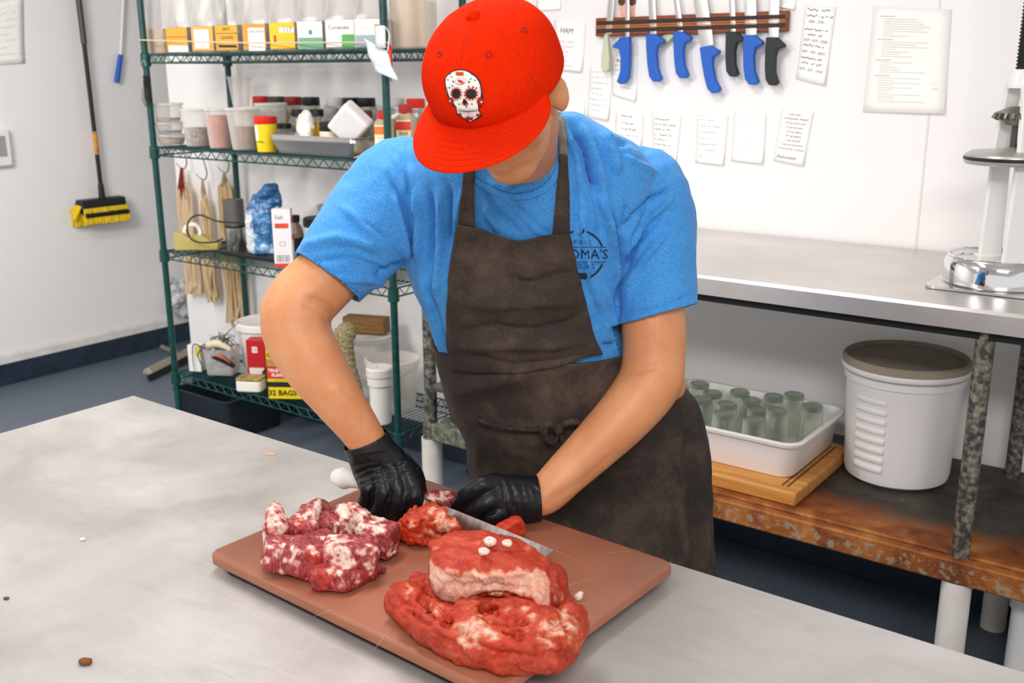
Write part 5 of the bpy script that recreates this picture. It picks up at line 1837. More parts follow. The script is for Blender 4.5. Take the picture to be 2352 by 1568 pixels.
def fat_face(V, N):
    Q = pix_np(V)
    edge = np.interp(Q[:, 0], [985, 1030, 1100, 1180, 1235, 1262, 1300], [1282, 1305, 1308, 1305, 1302, 1322, 1400])
    lowr = np.interp(Q[:, 0], [985, 1035, 1062, 1110, 1180, 1230, 1262, 1300], [1390, 1398, 1380, 1368, 1366, 1386, 1404, 1410])
    w = np.sin(Q[:, 0] * .12) * 5 + np.sin(Q[:, 0] * .31) * 3
    k = np.clip((Q[:, 1] - edge - w) / 8, 0, 1) * np.clip((lowr - Q[:, 1] - w) / 8, 0, 1)
    view = np.array(CAM) - V
    view /= np.linalg.norm(view, axis=1, keepdims=True)
    k *= np.clip(((N * view).sum(1)) * 4, 0, 1) * (Q[:, 0] < 1262)
    k = np.maximum(k * .74, spots((1282, 1372, 9), (1272, 1345, 8), (1000, 1262, 8), (1250, 1275, 7), (1215, 1262, 7), (1100, 1250, 6))(V, N) * .6)
    return k


rf = [(((1004 + 25 * k, 1312 + (k % 2) * 5), (1020 + 24 * k, 1336), (1006 + 25 * k, 1360 - (k % 3) * 6)), 4, .003 - .0055 * (k % 2)) for k in range(10)]
rf += [(((1010, 1305), (1100, 1322), (1200, 1318), (1255, 1330)), 6, .003), (((1020, 1340), (1120, 1345), (1230, 1350)), 5, -.003), (((1005, 1292), (1040, 1312), (1075, 1316)), 6, .004), (((1258, 1300), (1290, 1350), (1296, 1390)), 7, -.004), (((1075, 1380), (1150, 1368), (1225, 1384)), 8, -.006)]
meat('meat_roast', 'upper thick roast with red top and pale ridged face, lying on the folded roast', top, BEEF, fat_face, lambda V, N: np.clip((N[:, 2] - .3), 0, 1) * .35, voxel=.0035, rough=.0028, fine=.0013, sm=8, zmin=BTOP + .04, seed=31, folds=rf)
for px, py, s, nm in ((1124, 1243, .0105, 'largest'), (1164, 1247, .008, 'rightmost'), (1112, 1266, .009, 'lowest')):
    p = at_z(px, py, BTOP + .125)
    meat('fat_bit', nm + ' of the three white fat bits on top of the upper roast', [lambda mb, p=p, s=s: mb.ell(p, (s, s * .8, s * .6), Matrix.Rotation(.5, 3, 'Z'), 8, 6)], PORK, lambda V, N: np.full(len(V), .72), voxel=.0025, rough=.003, sm=1, zmin=0, seed=px, cat='fat')
meat('fat_bit', 'small pale fat bit lying alone on the board right of the roasts', [lump(1328, 1370, .006, .014, .011, .014), lump(1333, 1364, .008, .01, .009, .012)], PORK, lambda V, N: np.full(len(V), .75), voxel=.0022, rough=.002, sm=1, seed=41, cat='fat')
for px, py, s, nm in ((14, 1373, .006, 'dark crumb at the left edge of the table'), (196, 1518, .0105, 'brown crumb near the front left corner of the photo'), (190, 1238, .006, 'pale fat crumb on the bare table left of the board')):
    p = at_z(px, py, TZ + s * .4)
    meat('crumb', nm, [lambda mb, p=p, s=s: mb.ell(p, (s, s * .7, s * .5), Matrix.Rotation(.6, 3, 'Z'), 8, 6)], C('#7a4f28', .8) if px != 190 else C('#efe2d6', .5), voxel=.0015, rough=.0015, fine=.0008, sm=1, zmin=TZ + .0003, seed=px, cat='crumb')
p = at_z(623, 1040, TZ + .0005)
tag(MB().lathe([(.013, 0), (.012, .0006), (.001, .0007)], p, 16, sx=1.15).build('dried_drip', C('#b9957f', .5)), 'round brownish dried drip on the bare table behind the board', 'stain')

# knife in the right hand
kA = at_z(783, 1090, .985)
kB = at_z(975, 1162, .955)
kT = at_z(1264, 1281, .955)
kt = thing('butcher_knife', 'white handled long butcher knife held in the black glove on the left', 'knife', kB)
ax_ = (kB - kA).normalized()
sd_ = ax_.cross(Vector((0, 0, 1))).normalized()
up_ = sd_.cross(ax_).normalized()
mb = MB()
P = [kA - ax_ * .004 - up_ * .006, kA + ax_ * .008 - up_ * .004, kA + ax_ * .028, kA + ax_ * .06, kA + ax_ * .11, kB - ax_ * .01]
mb.limb(P, [(.017, .016), (.021, .019), (.016, .014), (.0125, .0115), (.014, .012), (.013, .011)], 16, up=up_)
mb.build('handle', mat('handle_white', '#f4f0ea', .4), kt, angle=180)
bd = (kT - kB)
bl = bd.length
bd.normalize()
bs2 = Vector((bd.y, -bd.x, 0)).normalized()
upv = (Vector((0, 0, 1)) * .75 + (-HV) * -.66).normalized()
upv = (upv - bd * upv.dot(bd)).normalized()
nrm = bd.cross(upv).normalized()
rings = []
for k, hh in ((-.02, .018), (.0, .033), (.2, .036), (.5, .035), (.75, .033), (.9, .026), (.97, .014), (1.0, .002)):
    c_ = kB + bd * (bl * k)
    s0 = c_ + upv * .014
    rings.append([s0 + nrm * .0011, s0 - nrm * .0011, s0 - upv * hh * .98 - nrm * .0002, s0 - upv * hh * .98 + nrm * .0002])
MB().loft(rings).build('blade', mat('knife_blade', '#b9b4b0', .3, .95, col2='#a08f8b', scale=25, stretch=(6, 1, 1)), kt, angle=25)
# ------------------------------------------------------------------ the butcher
SKIN, nt, bs = new_mat('skin')
co = coords(nt)
n1 = noise_node(nt, co, 9, 4, .6)
n2 = noise_node(nt, co, 70, 4, .65)
r1 = ramp_node(nt, n1.outputs['Fac'], [(.3, '#cb8557'), (.55, '#d69364'), (.75, '#dd9e70')])
r2 = ramp_node(nt, n2.outputs['Fac'], [(.55, '#000000'), (.72, '#ffffff')])
nt.links.new(mix_node(nt, math_node(nt, 'MULTIPLY', r2.outputs['Color'], .22), r1.outputs['Color'], '#b4653f'), bs.inputs['Base Color'])
bs.inputs['Roughness'].default_value = .5
bs.inputs['Subsurface Weight'].default_value = .18
bs.inputs['Subsurface Radius'].default_value = (1, .35, .2)
bs.inputs['Subsurface Scale'].default_value = .008
n3 = noise_node(nt, co, 260, 3)
bump_node(nt, bs, n3.outputs['Fac'], .18, .001)

SHIRT, nt, bs = new_mat('blue_jersey')
co = coords(nt)
n1 = noise_node(nt, co, 320, 3, .7)
n2 = noise_node(nt, co, 14, 4, .6)
r1 = ramp_node(nt, n1.outputs['Fac'], [(.35, '#1a74c6'), (.65, '#3f98dc')])
nt.links.new(mix_node(nt, math_node(nt, 'MULTIPLY', n2.outputs['Fac'], .3), r1.outputs['Color'], '#66aee4'), bs.inputs['Base Color'])
bs.inputs['Roughness'].default_value = .85
bs.inputs['Sheen Weight'].default_value = .12
bump_node(nt, bs, n1.outputs['Fac'], .25, .001)

APRON, nt, bs = new_mat('apron_canvas')
co = coords(nt)
n1 = noise_node(nt, co, 7, 5, .65, .3)
n2 = noise_node(nt, coords(nt, (1, 1, .6)), 420, 3, .7)
n3 = noise_node(nt, co, 150, 2)
r1 = ramp_node(nt, n1.outputs['Fac'], [(.32, '#1e1916'), (.5, '#352a24'), (.66, '#5e4d41')])
r2 = ramp_node(nt, n2.outputs['Fac'], [(.4, '#1f1a17'), (.7, '#594c42')])
c = mix_node(nt, .3, r1.outputs['Color'], r2.outputs['Color'])
r3 = ramp_node(nt, n3.outputs['Fac'], [(.8, '#000000'), (.84, '#ffffff')])
nt.links.new(mix_node(nt, math_node(nt, 'MULTIPLY', r3.outputs['Color'], .12), c, '#b8ada0'), bs.inputs['Base Color'])
bs.inputs['Roughness'].default_value = .9
bump_node(nt, bs, n2.outputs['Fac'], .35, .0012)

GLOVE = mat('black_nitrile', '#121417', .42, spec=.45, bump=.12, bscale=260)
CAP = mat('orange_red_felt', '#d52404', .95, col2='#de2a06', scale=220, bump=.18, bscale=500, spec=.04)
TROUS = mat('trousers', '#20242c', .9)

P = at_d
foot = P(1330, 1320, 2.05)
man = thing('person', 'man in orange-red cap, blue t-shirt and dark apron bending over the meat with a knife', 'person', (foot.x, foot.y, 0))

# --- trunk measured ring by ring: left px, right px, row, depth, half thickness
TR = [(1100, 1330, 262, 1.79, .05), (1015, 1400, 300, 1.81, .085), (945, 1462, 335, 1.835, .11), (908, 1500, 385, 1.85, .13), (900, 1498, 450, 1.86, .145),
      (915, 1468, 540, 1.875, .15), (938, 1428, 620, 1.89, .155), (972, 1428, 700, 1.915, .16), (1003, 1450, 780, 1.94, .165), (1022, 1520, 850, 1.965, .17),
      (1046, 1588, 930, 1.99, .175), (1082, 1610, 1000, 2.01, .17), (1094, 1620, 1100, 2.02, .16), (1104, 1630, 1320, 2.02, .15)]


def ring(k, grow=0., n=40, pw=.86, a0=0., a1=2 * PI, wide=0.):
    L, R_, y, d, th = TR[k]
    a, b = P(L, y, d), P(R_, y, d)
    c = (a + b) / 2
    hw = (b - a).length / 2 + grow + wide
    t = th + grow
    out = []
    for j in range(n):
        q = a0 + (a1 - a0) * j / (n if abs(a1 - a0 - 2 * PI) < 1e-6 else n - 1)
        cx, sx_ = math.cos(q), math.sin(q)
        cx = math.copysign(abs(cx) ** pw, cx)
        sx_ = math.copysign(abs(sx_) ** pw, sx_)
        out.append(c + HU * (hw * cx) + HV * (t * sx_))
    return out


S_R, E_R, W_R = P(925, 455, 1.86), P(676, 716, 1.75), P(843, 1010, 1.70)
S_L, E_L, W_L = P(1478, 480, 1.895), P(1503, 868, 1.81), P(1232, 1150, 1.69)
up1 = S_R.lerp(E_R, .5) + P(800, 560, 1.82) - P(795, 580, 1.82)
body = MB()
body.loft([ring(k, -.034) for k in range(len(TR))])
RARM = [(S_R, .055), (S_R.lerp(E_R, .35), .056), (P(745, 640, 1.78), .0605), (P(688, 700, 1.752), .062), (P(682, 762, 1.738), .061), (P(722, 838, 1.722), .056), (P(782, 925, 1.708), .0445), (P(832, 995, 1.70), .0365), (P(862, 1048, 1.70), .034)]
LARM = [(S_L, .055), (S_L.lerp(E_L, .35), .056), (P(1500, 730, 1.84), .0605), (P(1502, 815, 1.82), .059), (P(1490, 880, 1.80), .0595), (P(1436, 952, 1.775), .0535), (P(1375, 1015, 1.75), .0475), (P(1300, 1088, 1.72), .0405), (P(1246, 1138, 1.698), .0365), (P(1190, 1140, 1.68), .033)]
for A in (RARM, LARM):
    body.limb([p for p, r in A], [r for p, r in A], 20, 5)
body.ell(P(634, 712, 1.762), (.03, .03, .036))
body.ell(P(1545, 885, 1.815), (.026, .026, .03))
# head frame
hU = (RIGHT * -.30 + UP * .62 - FWD * .72).normalized()
hU = (RIGHT * -.30 + UP * .62 + FWD * -.72).normalized()
hF = (RIGHT * -.30 + UP * -.72 + FWD * -.62)
hF = (hF - hU * hF.dot(hU)).normalized()
hR = hF.cross(hU).normalized()
CB = P(1148, 185, 1.535)
HM = Matrix((hR, hF, hU)).transposed()      # head axes: x wearer's right, y forward, z up


def hd(r, f, u):
    return CB + hR * r + hF * f + hU * u


body.ell(hd(0, -.012, .0), (.076, .094, .1), HM, 24, 16)
body.ell(hd(0, .03, -.075), (.062, .062, .062), HM, 20, 14)
body.ell(hd(0, .055, -.112), (.04, .036, .03), HM, 16, 12)
body.ell(hd(0, .078, -.03), (.052, .02, .03), HM, 16, 10)
body.limb([hd(0, .086, -.012), hd(0, .1, -.04), hd(0, .108, -.056)], [.009, .012, .015], 10)
body.ell(hd(0, .086, -.088), (.025, .011, .011), HM, 12, 8)
for s in (-1, 1):
    body.ell(hd(s * .045, .055, -.052), (.026, .024, .026), HM, 12, 8)
    body.ell(hd(s * .079, -.012, -.04), (.01, .02, .033), HM @ Matrix.Rotation(s * .3, 3, 'Z'), 12, 10)
    body.ell(hd(s * .012, .1, -.06), (.008, .009, .008), HM, 8, 6)
nb = P(1212, 440, 1.85)
body.limb([hd(0, -.035, -.05), hd(0, -.03, -.1), P(1208, 392, 1.80), nb], [.058, .053, .054, .07], 18, 4)
# legs and feet
hipL, hipR = P(1490, 1330, 2.03), P(1240, 1330, 2.03)
for hp in (hipL, hipR):
    kx = Vector((hp.x, hp.y, .5)) + HV * .0
    an = Vector((hp.x, hp.y, .09)) + HV * .02
    body.limb([hp + Vector((0, 0, .05)), hp.lerp(kx, .6), kx, kx.lerp(an, .35), an, Vector((an.x, an.y, .05))], [.085, .075, .055, .055, .038, .035], 16, 4)
    body.limb([Vector((an.x, an.y, .05)) + HV * .03, Vector((an.x, an.y, .04)) - HV * .16], [.04, .035], 12, 4)
V, F, N = arrays(body, .0055, 6)
V[:, 2] = np.maximum(V[:, 2], .004)
arm_folds = [(((700, 682), (752, 702), (790, 742)), 9, -.006), (((690, 700), (740, 722), (770, 760)), 7, -.003), (((760, 880), (800, 930), (830, 960)), 10, .0025), (((720, 900), (770, 950)), 8, -.002),
             (((1428, 850), (1470, 852), (1520, 838)), 7, -.003), (((1440, 838), (1490, 842)), 5, -.002), (((1250, 1160), (1330, 1110), (1420, 1035)), 10, -.003), (((1225, 1108), (1245, 1128), (1255, 1160)), 4, -.002), (((1215, 1098), (1240, 1115)), 4, -.0018),
             (((1130, 372), (1180, 388), (1230, 372)), 6, -.003), (((1255, 300), (1245, 345), (1225, 380)), 7, -.002)]
V = sculpt(V, N, arm_folds)
bo = raw('body', V, F, SKIN, man)
for s in (-1, 1):
    MB().ell(hd(s * .031, .084, -.03), (.011, .011, .011), HM, 12, 8).build('eye', C('#e9e4de', .2), man)

# --- t-shirt
sh = MB()
sh.loft([ring(k) for k in range(len(TR) - 3)])
SLR = [(P(925, 440, 1.86), .098), (P(880, 490, 1.845), .096), (P(815, 560, 1.81), .085), (P(757, 632, 1.783), .0715), (P(715, 690, 1.765), .068)]
SLL = [(P(1470, 452, 1.895), .092), (P(1490, 520, 1.885), .088), (P(1503, 610, 1.865), .077), (P(1509, 712, 1.842), .0735), (P(1511, 780, 1.825), .073)]
for A in (SLR, SLL):
    sh.limb([p for p, r in A], [r for p, r in A], 24, 5)
V, F, N = arrays(sh, .0048, 9)
shirt_folds = [
    # viewer's left sleeve and chest
    (((890, 400), (930, 480), (945, 560), (950, 610)), 9, -.005), (((905, 430), (925, 520), (940, 600)), 8, .004), (((860, 640), (900, 610), (940, 600)), 9, -.004),
    (((690, 570), (780, 545), (880, 570)), 14, .004), (((720, 600), (800, 590), (900, 625)), 10, -.003), (((780, 470), (840, 520), (930, 590)), 12, .003), (((760, 640), (830, 640), (890, 645)), 9, .003),
    (((985, 420), (995, 520), (985, 640)), 10, -.005), (((1010, 430), (1012, 560), (1000, 700)), 8, .004), (((1035, 420), (1035, 560)), 7, -.004), (((960, 430), (965, 520), (960, 600)), 8, .004),
    (((965, 620), (995, 720), (1020, 820)), 10, .004), (((985, 640), (1010, 740), (1028, 800)), 6, -.004),
    # middle of the chest
    (((1105, 420), (1140, 480), (1200, 540)), 12, -.003), (((1150, 440), (1210, 500), (1255, 545)), 10, .003), (((1110, 470), (1150, 530)), 8, .003), (((1120, 418), (1180, 436), (1250, 410), (1285, 370)), 6, .004),
    # viewer's right shoulder and chest
    (((1315, 285), (1345, 340), (1360, 410), (1375, 450)), 14, -.010), (((1380, 300), (1405, 350), (1420, 400)), 12, .006), (((1395, 330), (1450, 325), (1500, 350)), 11, -.004), (((1340, 290), (1375, 380), (1390, 470), (1405, 560)), 10, .005),
    (((1360, 420), (1395, 500), (1412, 590), (1418, 680)), 8, .005), (((1400, 480), (1425, 560), (1420, 640), (1418, 730)), 7, -.007), (((1550, 430), (1500, 450), (1455, 490), (1425, 540)), 6, -.005), (((1545, 455), (1480, 510), (1432, 580)), 8, .004),
    (((1530, 480), (1465, 560), (1425, 640)), 8, -.003), (((1520, 540), (1460, 620), (1430, 680)), 10, .003), (((1440, 470), (1425, 530)), 6, -.004), (((1330, 480), (1345, 560), (1350, 640)), 8, .004), (((1320, 430), (1330, 520)), 8, -.003),
    (((1345, 640), (1370, 700), (1400, 760)), 8, -.004), (((1385, 650), (1405, 720), (1415, 780)), 7, .004), (((1385, 790), (1415, 790)), 6, -.006),
    (((905, 360), (925, 400), (930, 450)), 7, .003), (((1065, 430), (1045, 520), (1035, 620)), 6, .0025), (((940, 380), (955, 440), (958, 500)), 6, .003), (((820, 500), (880, 540), (935, 600)), 7, -.003), (((740, 560), (820, 570), (880, 600)), 7, -.0022), (((850, 660), (900, 640), (935, 615)), 6, .003),
    (((1470, 480), (1440, 540), (1428, 600)), 5, .003), (((1500, 500), (1450, 580), (1426, 660)), 5, -.0025), (((1540, 520), (1480, 600), (1435, 690)), 6, .002), (((1380, 440), (1400, 520), (1408, 600)), 5, -.003), (((1340, 420), (1358, 480), (1366, 540)), 5, .003), (((1300, 300), (1325, 370), (1335, 440)), 7, .004), (((1180, 460), (1235, 520), (1270, 540)), 6, -.0025), (((1110, 500), (1140, 545)), 6, -.003), (((1370, 330), (1400, 390), (1412, 450)), 6, -.003), (((1430, 360), (1470, 380), (1510, 400)), 7, .0025),
    # stitched hems
    (((1420, 722), (1510, 705), (1598, 672)), 3.2, -.0022), (((1424, 740), (1515, 724), (1602, 690)), 5, .0015), (((700, 575), (770, 640), (840, 680)), 3.0, -.002),
]
V = sculpt(V, N, [(l_, w_ * .72, a_ * 3.0) for l_, w_, a_ in shirt_folds])
V = V + normals(V, F) * (nz(V, 16, 3)[:, None] * .0022 + nz(V, 38, 6)[:, None] * .0012)


def cut_faces(V, F, tests):
    fc = np.array([V[list(q)].mean(0) for q in F])
    keep = np.ones(len(F), bool)
    for c, nrm, rad in tests:
        c, nrm = np.array(c), np.array(nrm)
        h = (fc - c) @ nrm
        keep &= ~((h > 0) & (h < .2) & (np.linalg.norm((fc - c) - h[:, None] * nrm, axis=1) < rad))
    used = sorted({i for q, k in zip(F, keep) if k for i in q})
    mp = {o: n for n, o in enumerate(used)}
    cnt = {}
    for q, k in zip(F, keep):
        if k:
            for a, b in zip(q, q[1:] + q[:1]):
                e = (min(a, b), max(a, b))
                cnt[e] = cnt.get(e, 0) + 1
    V = V.copy()
    for (a, b), n in cnt.items():
        if n == 1:
            for i in (a, b):
                for c, nrm, rad in tests:
                    c, nrm = np.array(c), np.array(nrm)
                    h = (V[i] - c) @ nrm
                    if abs(h) < .02 and np.linalg.norm(V[i] - c) < rad * 1.3:
                        V[i] = V[i] - nrm * h
    return V[used], [tuple(mp[i] for i in q) for q, k in zip(F, keep) if k]


cR = (P(683, 585, 1.78) + P(820, 686, 1.77)) / 2
hemR = (P(820, 686, 1.775) - P(683, 585, 1.775)).normalized()
nR = (E_R - S_R)
nR = (nR - hemR * nR.dot(hemR)).normalized()
cL = (P(1418, 746, 1.83) + P(1603, 696, 1.83)) / 2
hemL = (P(1603, 696, 1.83) - P(1418, 746, 1.83)).normalized()
nL = (E_L - S_L)
nL = (nL - hemL * nL.dot(hemL)).normalized()
BV_SH = BVHTree.FromPolygons([tuple(p) for p in V], F)
V2, F2 = cut_faces(V, F, [(cR, nR, .1), (cL, nL, .088)])
lining = MB().loft([ring(k, -.014) for k in range(4, len(TR) - 2)], caps=False)
o_ = len(V2)
V2 = np.vstack([V2, np.array([tuple(p) for p in lining.v])])
F2 = F2 + [tuple(i + o_ for i in q) for q in lining.f]
ts = raw('t_shirt', V2, F2, SHIRT, man, solid=.003)


def on_shirt(px, py, lift=.0012, tree=None, fall=1.75):
    d = ray(px, py).normalized()
    hit = (tree or BV_SH).ray_cast(CAM, d)
    p = hit[0] if hit[0] is not None else at_d(px, py, fall)
    return p - d * lift


def cloth_strip(left, right, n=26, m=4, lift=.006, tree=None):
    L_, R_ = catmull([(x, y, 0) for x, y in left], 8), catmull([(x, y, 0) for x, y in right], 8)

    def samp(Q, t):
        x = t * (len(Q) - 1)
        i = min(int(x), len(Q) - 2)
        return Q[i] + (Q[i + 1] - Q[i]) * (x - i)
    rows = []
    for i in range(n + 1):
        a, b = samp(L_, i / n), samp(R_, i / n)
        rows.append([on_shirt(a[0] + (b[0] - a[0]) * j / m, a[1] + (b[1] - a[1]) * j / m, lift, tree) for j in range(m + 1)])
    return rows


def smooth_rows(rows, it=6):
    A = np.array([[tuple(p) for p in r] for r in rows])
    for _ in range(it):
        B = A.copy()
        B[1:-1] = (A[:-2] + 2 * A[1:-1] + A[2:]) / 4
        B[:, 1:-1] = (B[:, :-2] + 2 * B[:, 1:-1] + B[:, 2:]) / 4
        A = B
    return [[Vector(p) for p in r] for r in A]


# collar of the shirt
rows = cloth_strip([(1090, 405), (1125, 428), (1190, 446), (1250, 425), (1284, 372)], [(1090, 418), (1122, 442), (1190, 461), (1258, 440), (1298, 384)], 24, 3, .004)
MB().grid(smooth_rows(rows, 3)).build('collar', SHIRT, ts, solid=.003, angle=180)
# seams where the sleeves are set in
for line in (((1556, 428), (1505, 447), (1458, 488), (1428, 545)), ((880, 388), (898, 440), (905, 500))):
    q = catmull([(x, y, 0) for x, y in line], 8)
    MB().tube([on_shirt(p[0], p[1], .0002) for p in q], .0012, 5).build('seam', SHIRT, ts)

# --- print on the chest
LOGO = C('#0e2a4c', .8)
LOGO2 = C('#1f5da8', .8)


def px_poly(mb, pts, lift, tree=None, mi=0):
    return mb.poly([on_shirt(x, y, lift, tree) for x, y in pts], mi)


def px_arc(mb, cx, cy, rx, ry, a0, a1, w, lift, n=16, tree=None, mi=0):
    for k in range(n):
        a, b = math.radians(a0 + (a1 - a0) * k / n), math.radians(a0 + (a1 - a0) * (k + 1) / n)
        px_poly(mb, [(cx + (rx - w) * math.cos(a), cy - (ry - w) * math.sin(a)), (cx + (rx + w) * math.cos(a), cy - (ry + w) * math.sin(a)), (cx + (rx + w) * math.cos(b), cy - (ry + w) * math.sin(b)), (cx + (rx - w) * math.cos(b), cy - (ry - w) * math.sin(b))], lift, tree, mi)


def px_text(mb, s, size, cx, cy, lift, slant=0., mi=0, tilt=0., bold=0.):
    vs, fs = text_shape(s, size, slant, bold)
    return mb.add([on_shirt(cx + x, cy - y + x * tilt, lift) for x, y, z in vs], fs, mi)


mb = MB()
px_arc(mb, 1331, 586, 56, 56, 128, 104, 2, .0042, 5)
px_arc(mb, 1331, 586, 56, 56, 76, 22, 2, .0042)
px_arc(mb, 1331, 586, 56, 56, -22, -66, 2, .0042)
px_text(mb, "OMA'S", 31, 1352, 585, .0042, bold=.0)
for y in (567.5, 602):
    px_poly(mb, [(1305, y - .8), (1350, y - .6), (1392, y - .6), (1392, y + .8), (1350, y + .8), (1305, y + .8)], .0042)
px_poly(mb, [(1336, 534), (1341, 523), (1346, 525), (1340, 536)], .0042)
px_poly(mb, [(1336, 534), (1329, 543), (1331, 537)], .0042)
px_poly(mb, [(1310, 626), (1346, 627), (1350, 635), (1345, 642), (1310, 642)], .0042)
mb.build('chest_print', LOGO, ts, smooth=False, angle=180)
mb = MB()
px_text(mb, 'P R I E', 15, 1338, 557, .0042)
px_text(mb, 'T BURG', 15, 1340, 613, .0042)
mb.build('faded_print', LOGO2, ts, smooth=False)

# --- apron: skirt around belly and hips, bib over the chest, straps, tie
rows = []
K = list(range(8, len(TR)))
base = [ring(k, .010, 72, .86, math.radians(-206), math.radians(26)) for k in K]
drop = []
last = base[-1]
for z, g_ in ((.62, 1.01), (.5, 1.02)):
    c_ = sum(last, Vector()) / len(last)
    drop.append([Vector((c_.x + (p.x - c_.x) * g_, c_.y + (p.y - c_.y) * g_, z + .02 * math.sin(i * .4))) for i, p in enumerate(last)])
base += drop
fine = []
for j in range(72):
    colm = catmull([r[j] for r in base], 9)
    fine.append(colm)
G = np.array(fine).transpose(1, 0, 2)                    # rows x cols
nr, nc = G.shape[:2]
Vs = G.reshape(-1, 3).copy()
Fs = [(i * nc + j, i * nc + j + 1, (i + 1) * nc + j + 1, (i + 1) * nc + j) for i in range(nr - 1) for j in range(nc - 1)]
Nn = normals(Vs, Fs)
ctr_ = np.array(P(1330, 1000, 2.0))
if ((Nn * (Vs - ctr_)).sum(1)).mean() < 0:
    Nn = -Nn
skirt_folds = [(((1050, 860), (1130, 850), (1230, 815), (1330, 800)), 10, -.006), (((1040, 905), (1120, 880), (1220, 850)), 12, .005), (((1075, 940), (1180, 905), (1300, 880)), 12, -.003), (((1095, 985), (1180, 1000), (1270, 1000)), 8, -.005), (((1100, 970), (1190, 982), (1280, 985)), 5, .002),
               (((1575, 850), (1595, 950), (1608, 1100), (1615, 1300)), 8, .006), (((1560, 900), (1580, 1000), (1590, 1150), (1596, 1300)), 7, -.006), (((1530, 980), (1555, 1080), (1565, 1200), (1570, 1320)), 8, .005), (((1480, 1080), (1420, 1180), (1390, 1260)), 10, .005), (((1530, 1000), (1470, 1080), (1400, 1160)), 8, -.004),
               (((1500, 1120), (1500, 1230), (1480, 1300)), 9, .004), (((1105, 1010), (1100, 1090)), 5, .004), (((1370, 1000), (1385, 1120), (1395, 1250)), 7, -.004), (((1400, 830), (1480, 850), (1560, 850)), 8, -.004)]
Vs = sculpt(Vs, Nn, [(l_, w_, a_ * 2.2) for l_, w_, a_ in skirt_folds]) + Nn * (nz(Vs, 11, 2)[:, None] * .005)
sk = raw('apron', Vs, Fs, APRON, man, solid=.003)
bibL = [(1050, 517), (1040, 570), (1030, 640), (1027, 720), (1027, 790), (1034, 850)]
bibR = [(1309, 537), (1320, 590), (1333, 650), (1350, 715), (1364, 770), (1384, 812)]
n_, m_ = 46, 40
Lq, Rq = catmull([(x, y, 0) for x, y in bibL], 10), catmull([(x, y, 0) for x, y in bibR], 10)
rows = []
for i in range(n_ + 1):
    a = Lq[min(int(i / n_ * (len(Lq) - 1)), len(Lq) - 1)]
    b = Rq[min(int(i / n_ * (len(Rq) - 1)), len(Rq) - 1)]
    row = []
    for j in range(m_ + 1):
        s = j / m_
        dip = 26 * math.exp(-((s - .52) / .24) ** 2) * max(0, 1 - i / 12) - 0 * s
        sag = 24 * math.sin(PI * s) * (i / n_) ** 2
        row.append(on_shirt(a[0] + (b[0] - a[0]) * s, a[1] + (b[1] - a[1]) * s + dip + sag, .017))
    rows.append(row)
rows = smooth_rows(rows, 10)
# keep the foot of the bib in front of the skirt
BV_SK = BVHTree.FromPolygons([tuple(p) for p in Vs], Fs)
out = []
for r in rows:
    rr = []
    for p in r:
        d = (p - CAM)
        L_ = d.length
        d.normalize()
        h = BV_SK.ray_cast(CAM, d)
        if h[0] is not None and h[3] < L_ + .006:
            p = CAM + d * (h[3] - .006)
        rr.append(p)
    out.append(rr)
A = np.array([[tuple(p) for p in r] for r in smooth_rows(out, 3)])
nr, nc = A.shape[:2]
Vb = A.reshape(-1, 3)
Fb = [(i * nc + j, i * nc + j + 1, (i + 1) * nc + j + 1, (i + 1) * nc + j) for i in range(nr - 1) for j in range(nc - 1)]
Nb = normals(Vb, Fb)
if ((Nb * (np.array(CAM) - Vb)).sum(1)).mean() < 0:
    Nb = -Nb
bib_folds = [(((1060, 690), (1150, 700), (1250, 690), (1330, 690)), 12, .006), (((1055, 760), (1130, 752), (1220, 762), (1300, 745), (1345, 705)), 10, -.007), (((1050, 790), (1140, 792), (1260, 790), (1350, 780)), 11, .007), (((1040, 815), (1110, 822), (1180, 840), (1300, 826), (1375, 812)), 8, -.004),
             (((1170, 600), (1210, 630), (1240, 620)), 14, .005), (((1180, 640), (1230, 645), (1330, 618)), 8, -.004), (((1060, 600), (1150, 602), (1300, 612)), 2.5, -.0015), (((1090, 570), (1130, 620), (1120, 680)), 14, -.003), (((1290, 560), (1310, 640), (1335, 720)), 10, .003)]
edge = []
for k in range(18):
    y = 560 + k * 16
    x = np.interp(y, [q[1] for q in bibL], [q[0] for q in bibL])
    edge.append((((x + 1, y), (x + 12, y - 8)), 4, .0028))
    x2 = np.interp(y, [q[1] for q in bibR], [q[0] for q in bibR])
    edge.append((((x2 - 1, y), (x2 - 12, y - 8)), 4, .0026))
Vb = sculpt(Vb, Nb, [(l_, w_, a_ * 1.9) for l_, w_, a_ in bib_folds] + edge) + Nb * (nz(Vb, 22, 7)[:, None] * .004)
for i in range(len(Vb)):
    p = Vector(Vb[i])
    d = p - CAM
    L_ = d.length
    d.normalize()
    for tr_ in (BV_SH, BV_SK):
        h = tr_.ray_cast(CAM, d)
        if h[0] is not None and h[3] < L_ + .005:
            L_ = h[3] - .005
    Vb[i] = CAM + d * L_
raw('bib', Vb, Fb, APRON, sk, solid=.004)
BV_BIB = BVHTree.FromPolygons([tuple(p) for p in Vb], Fb)
bo_np = np.array([tuple(v.co) for v in bo.data.vertices])
Mi = np.array(MW[man.name])
BV_BODY = BVHTree.FromPolygons([tuple(p) for p in (bo_np @ Mi[:3, :3].T + Mi[:3, 3])], [tuple(p.vertices) for p in bo.data.polygons])
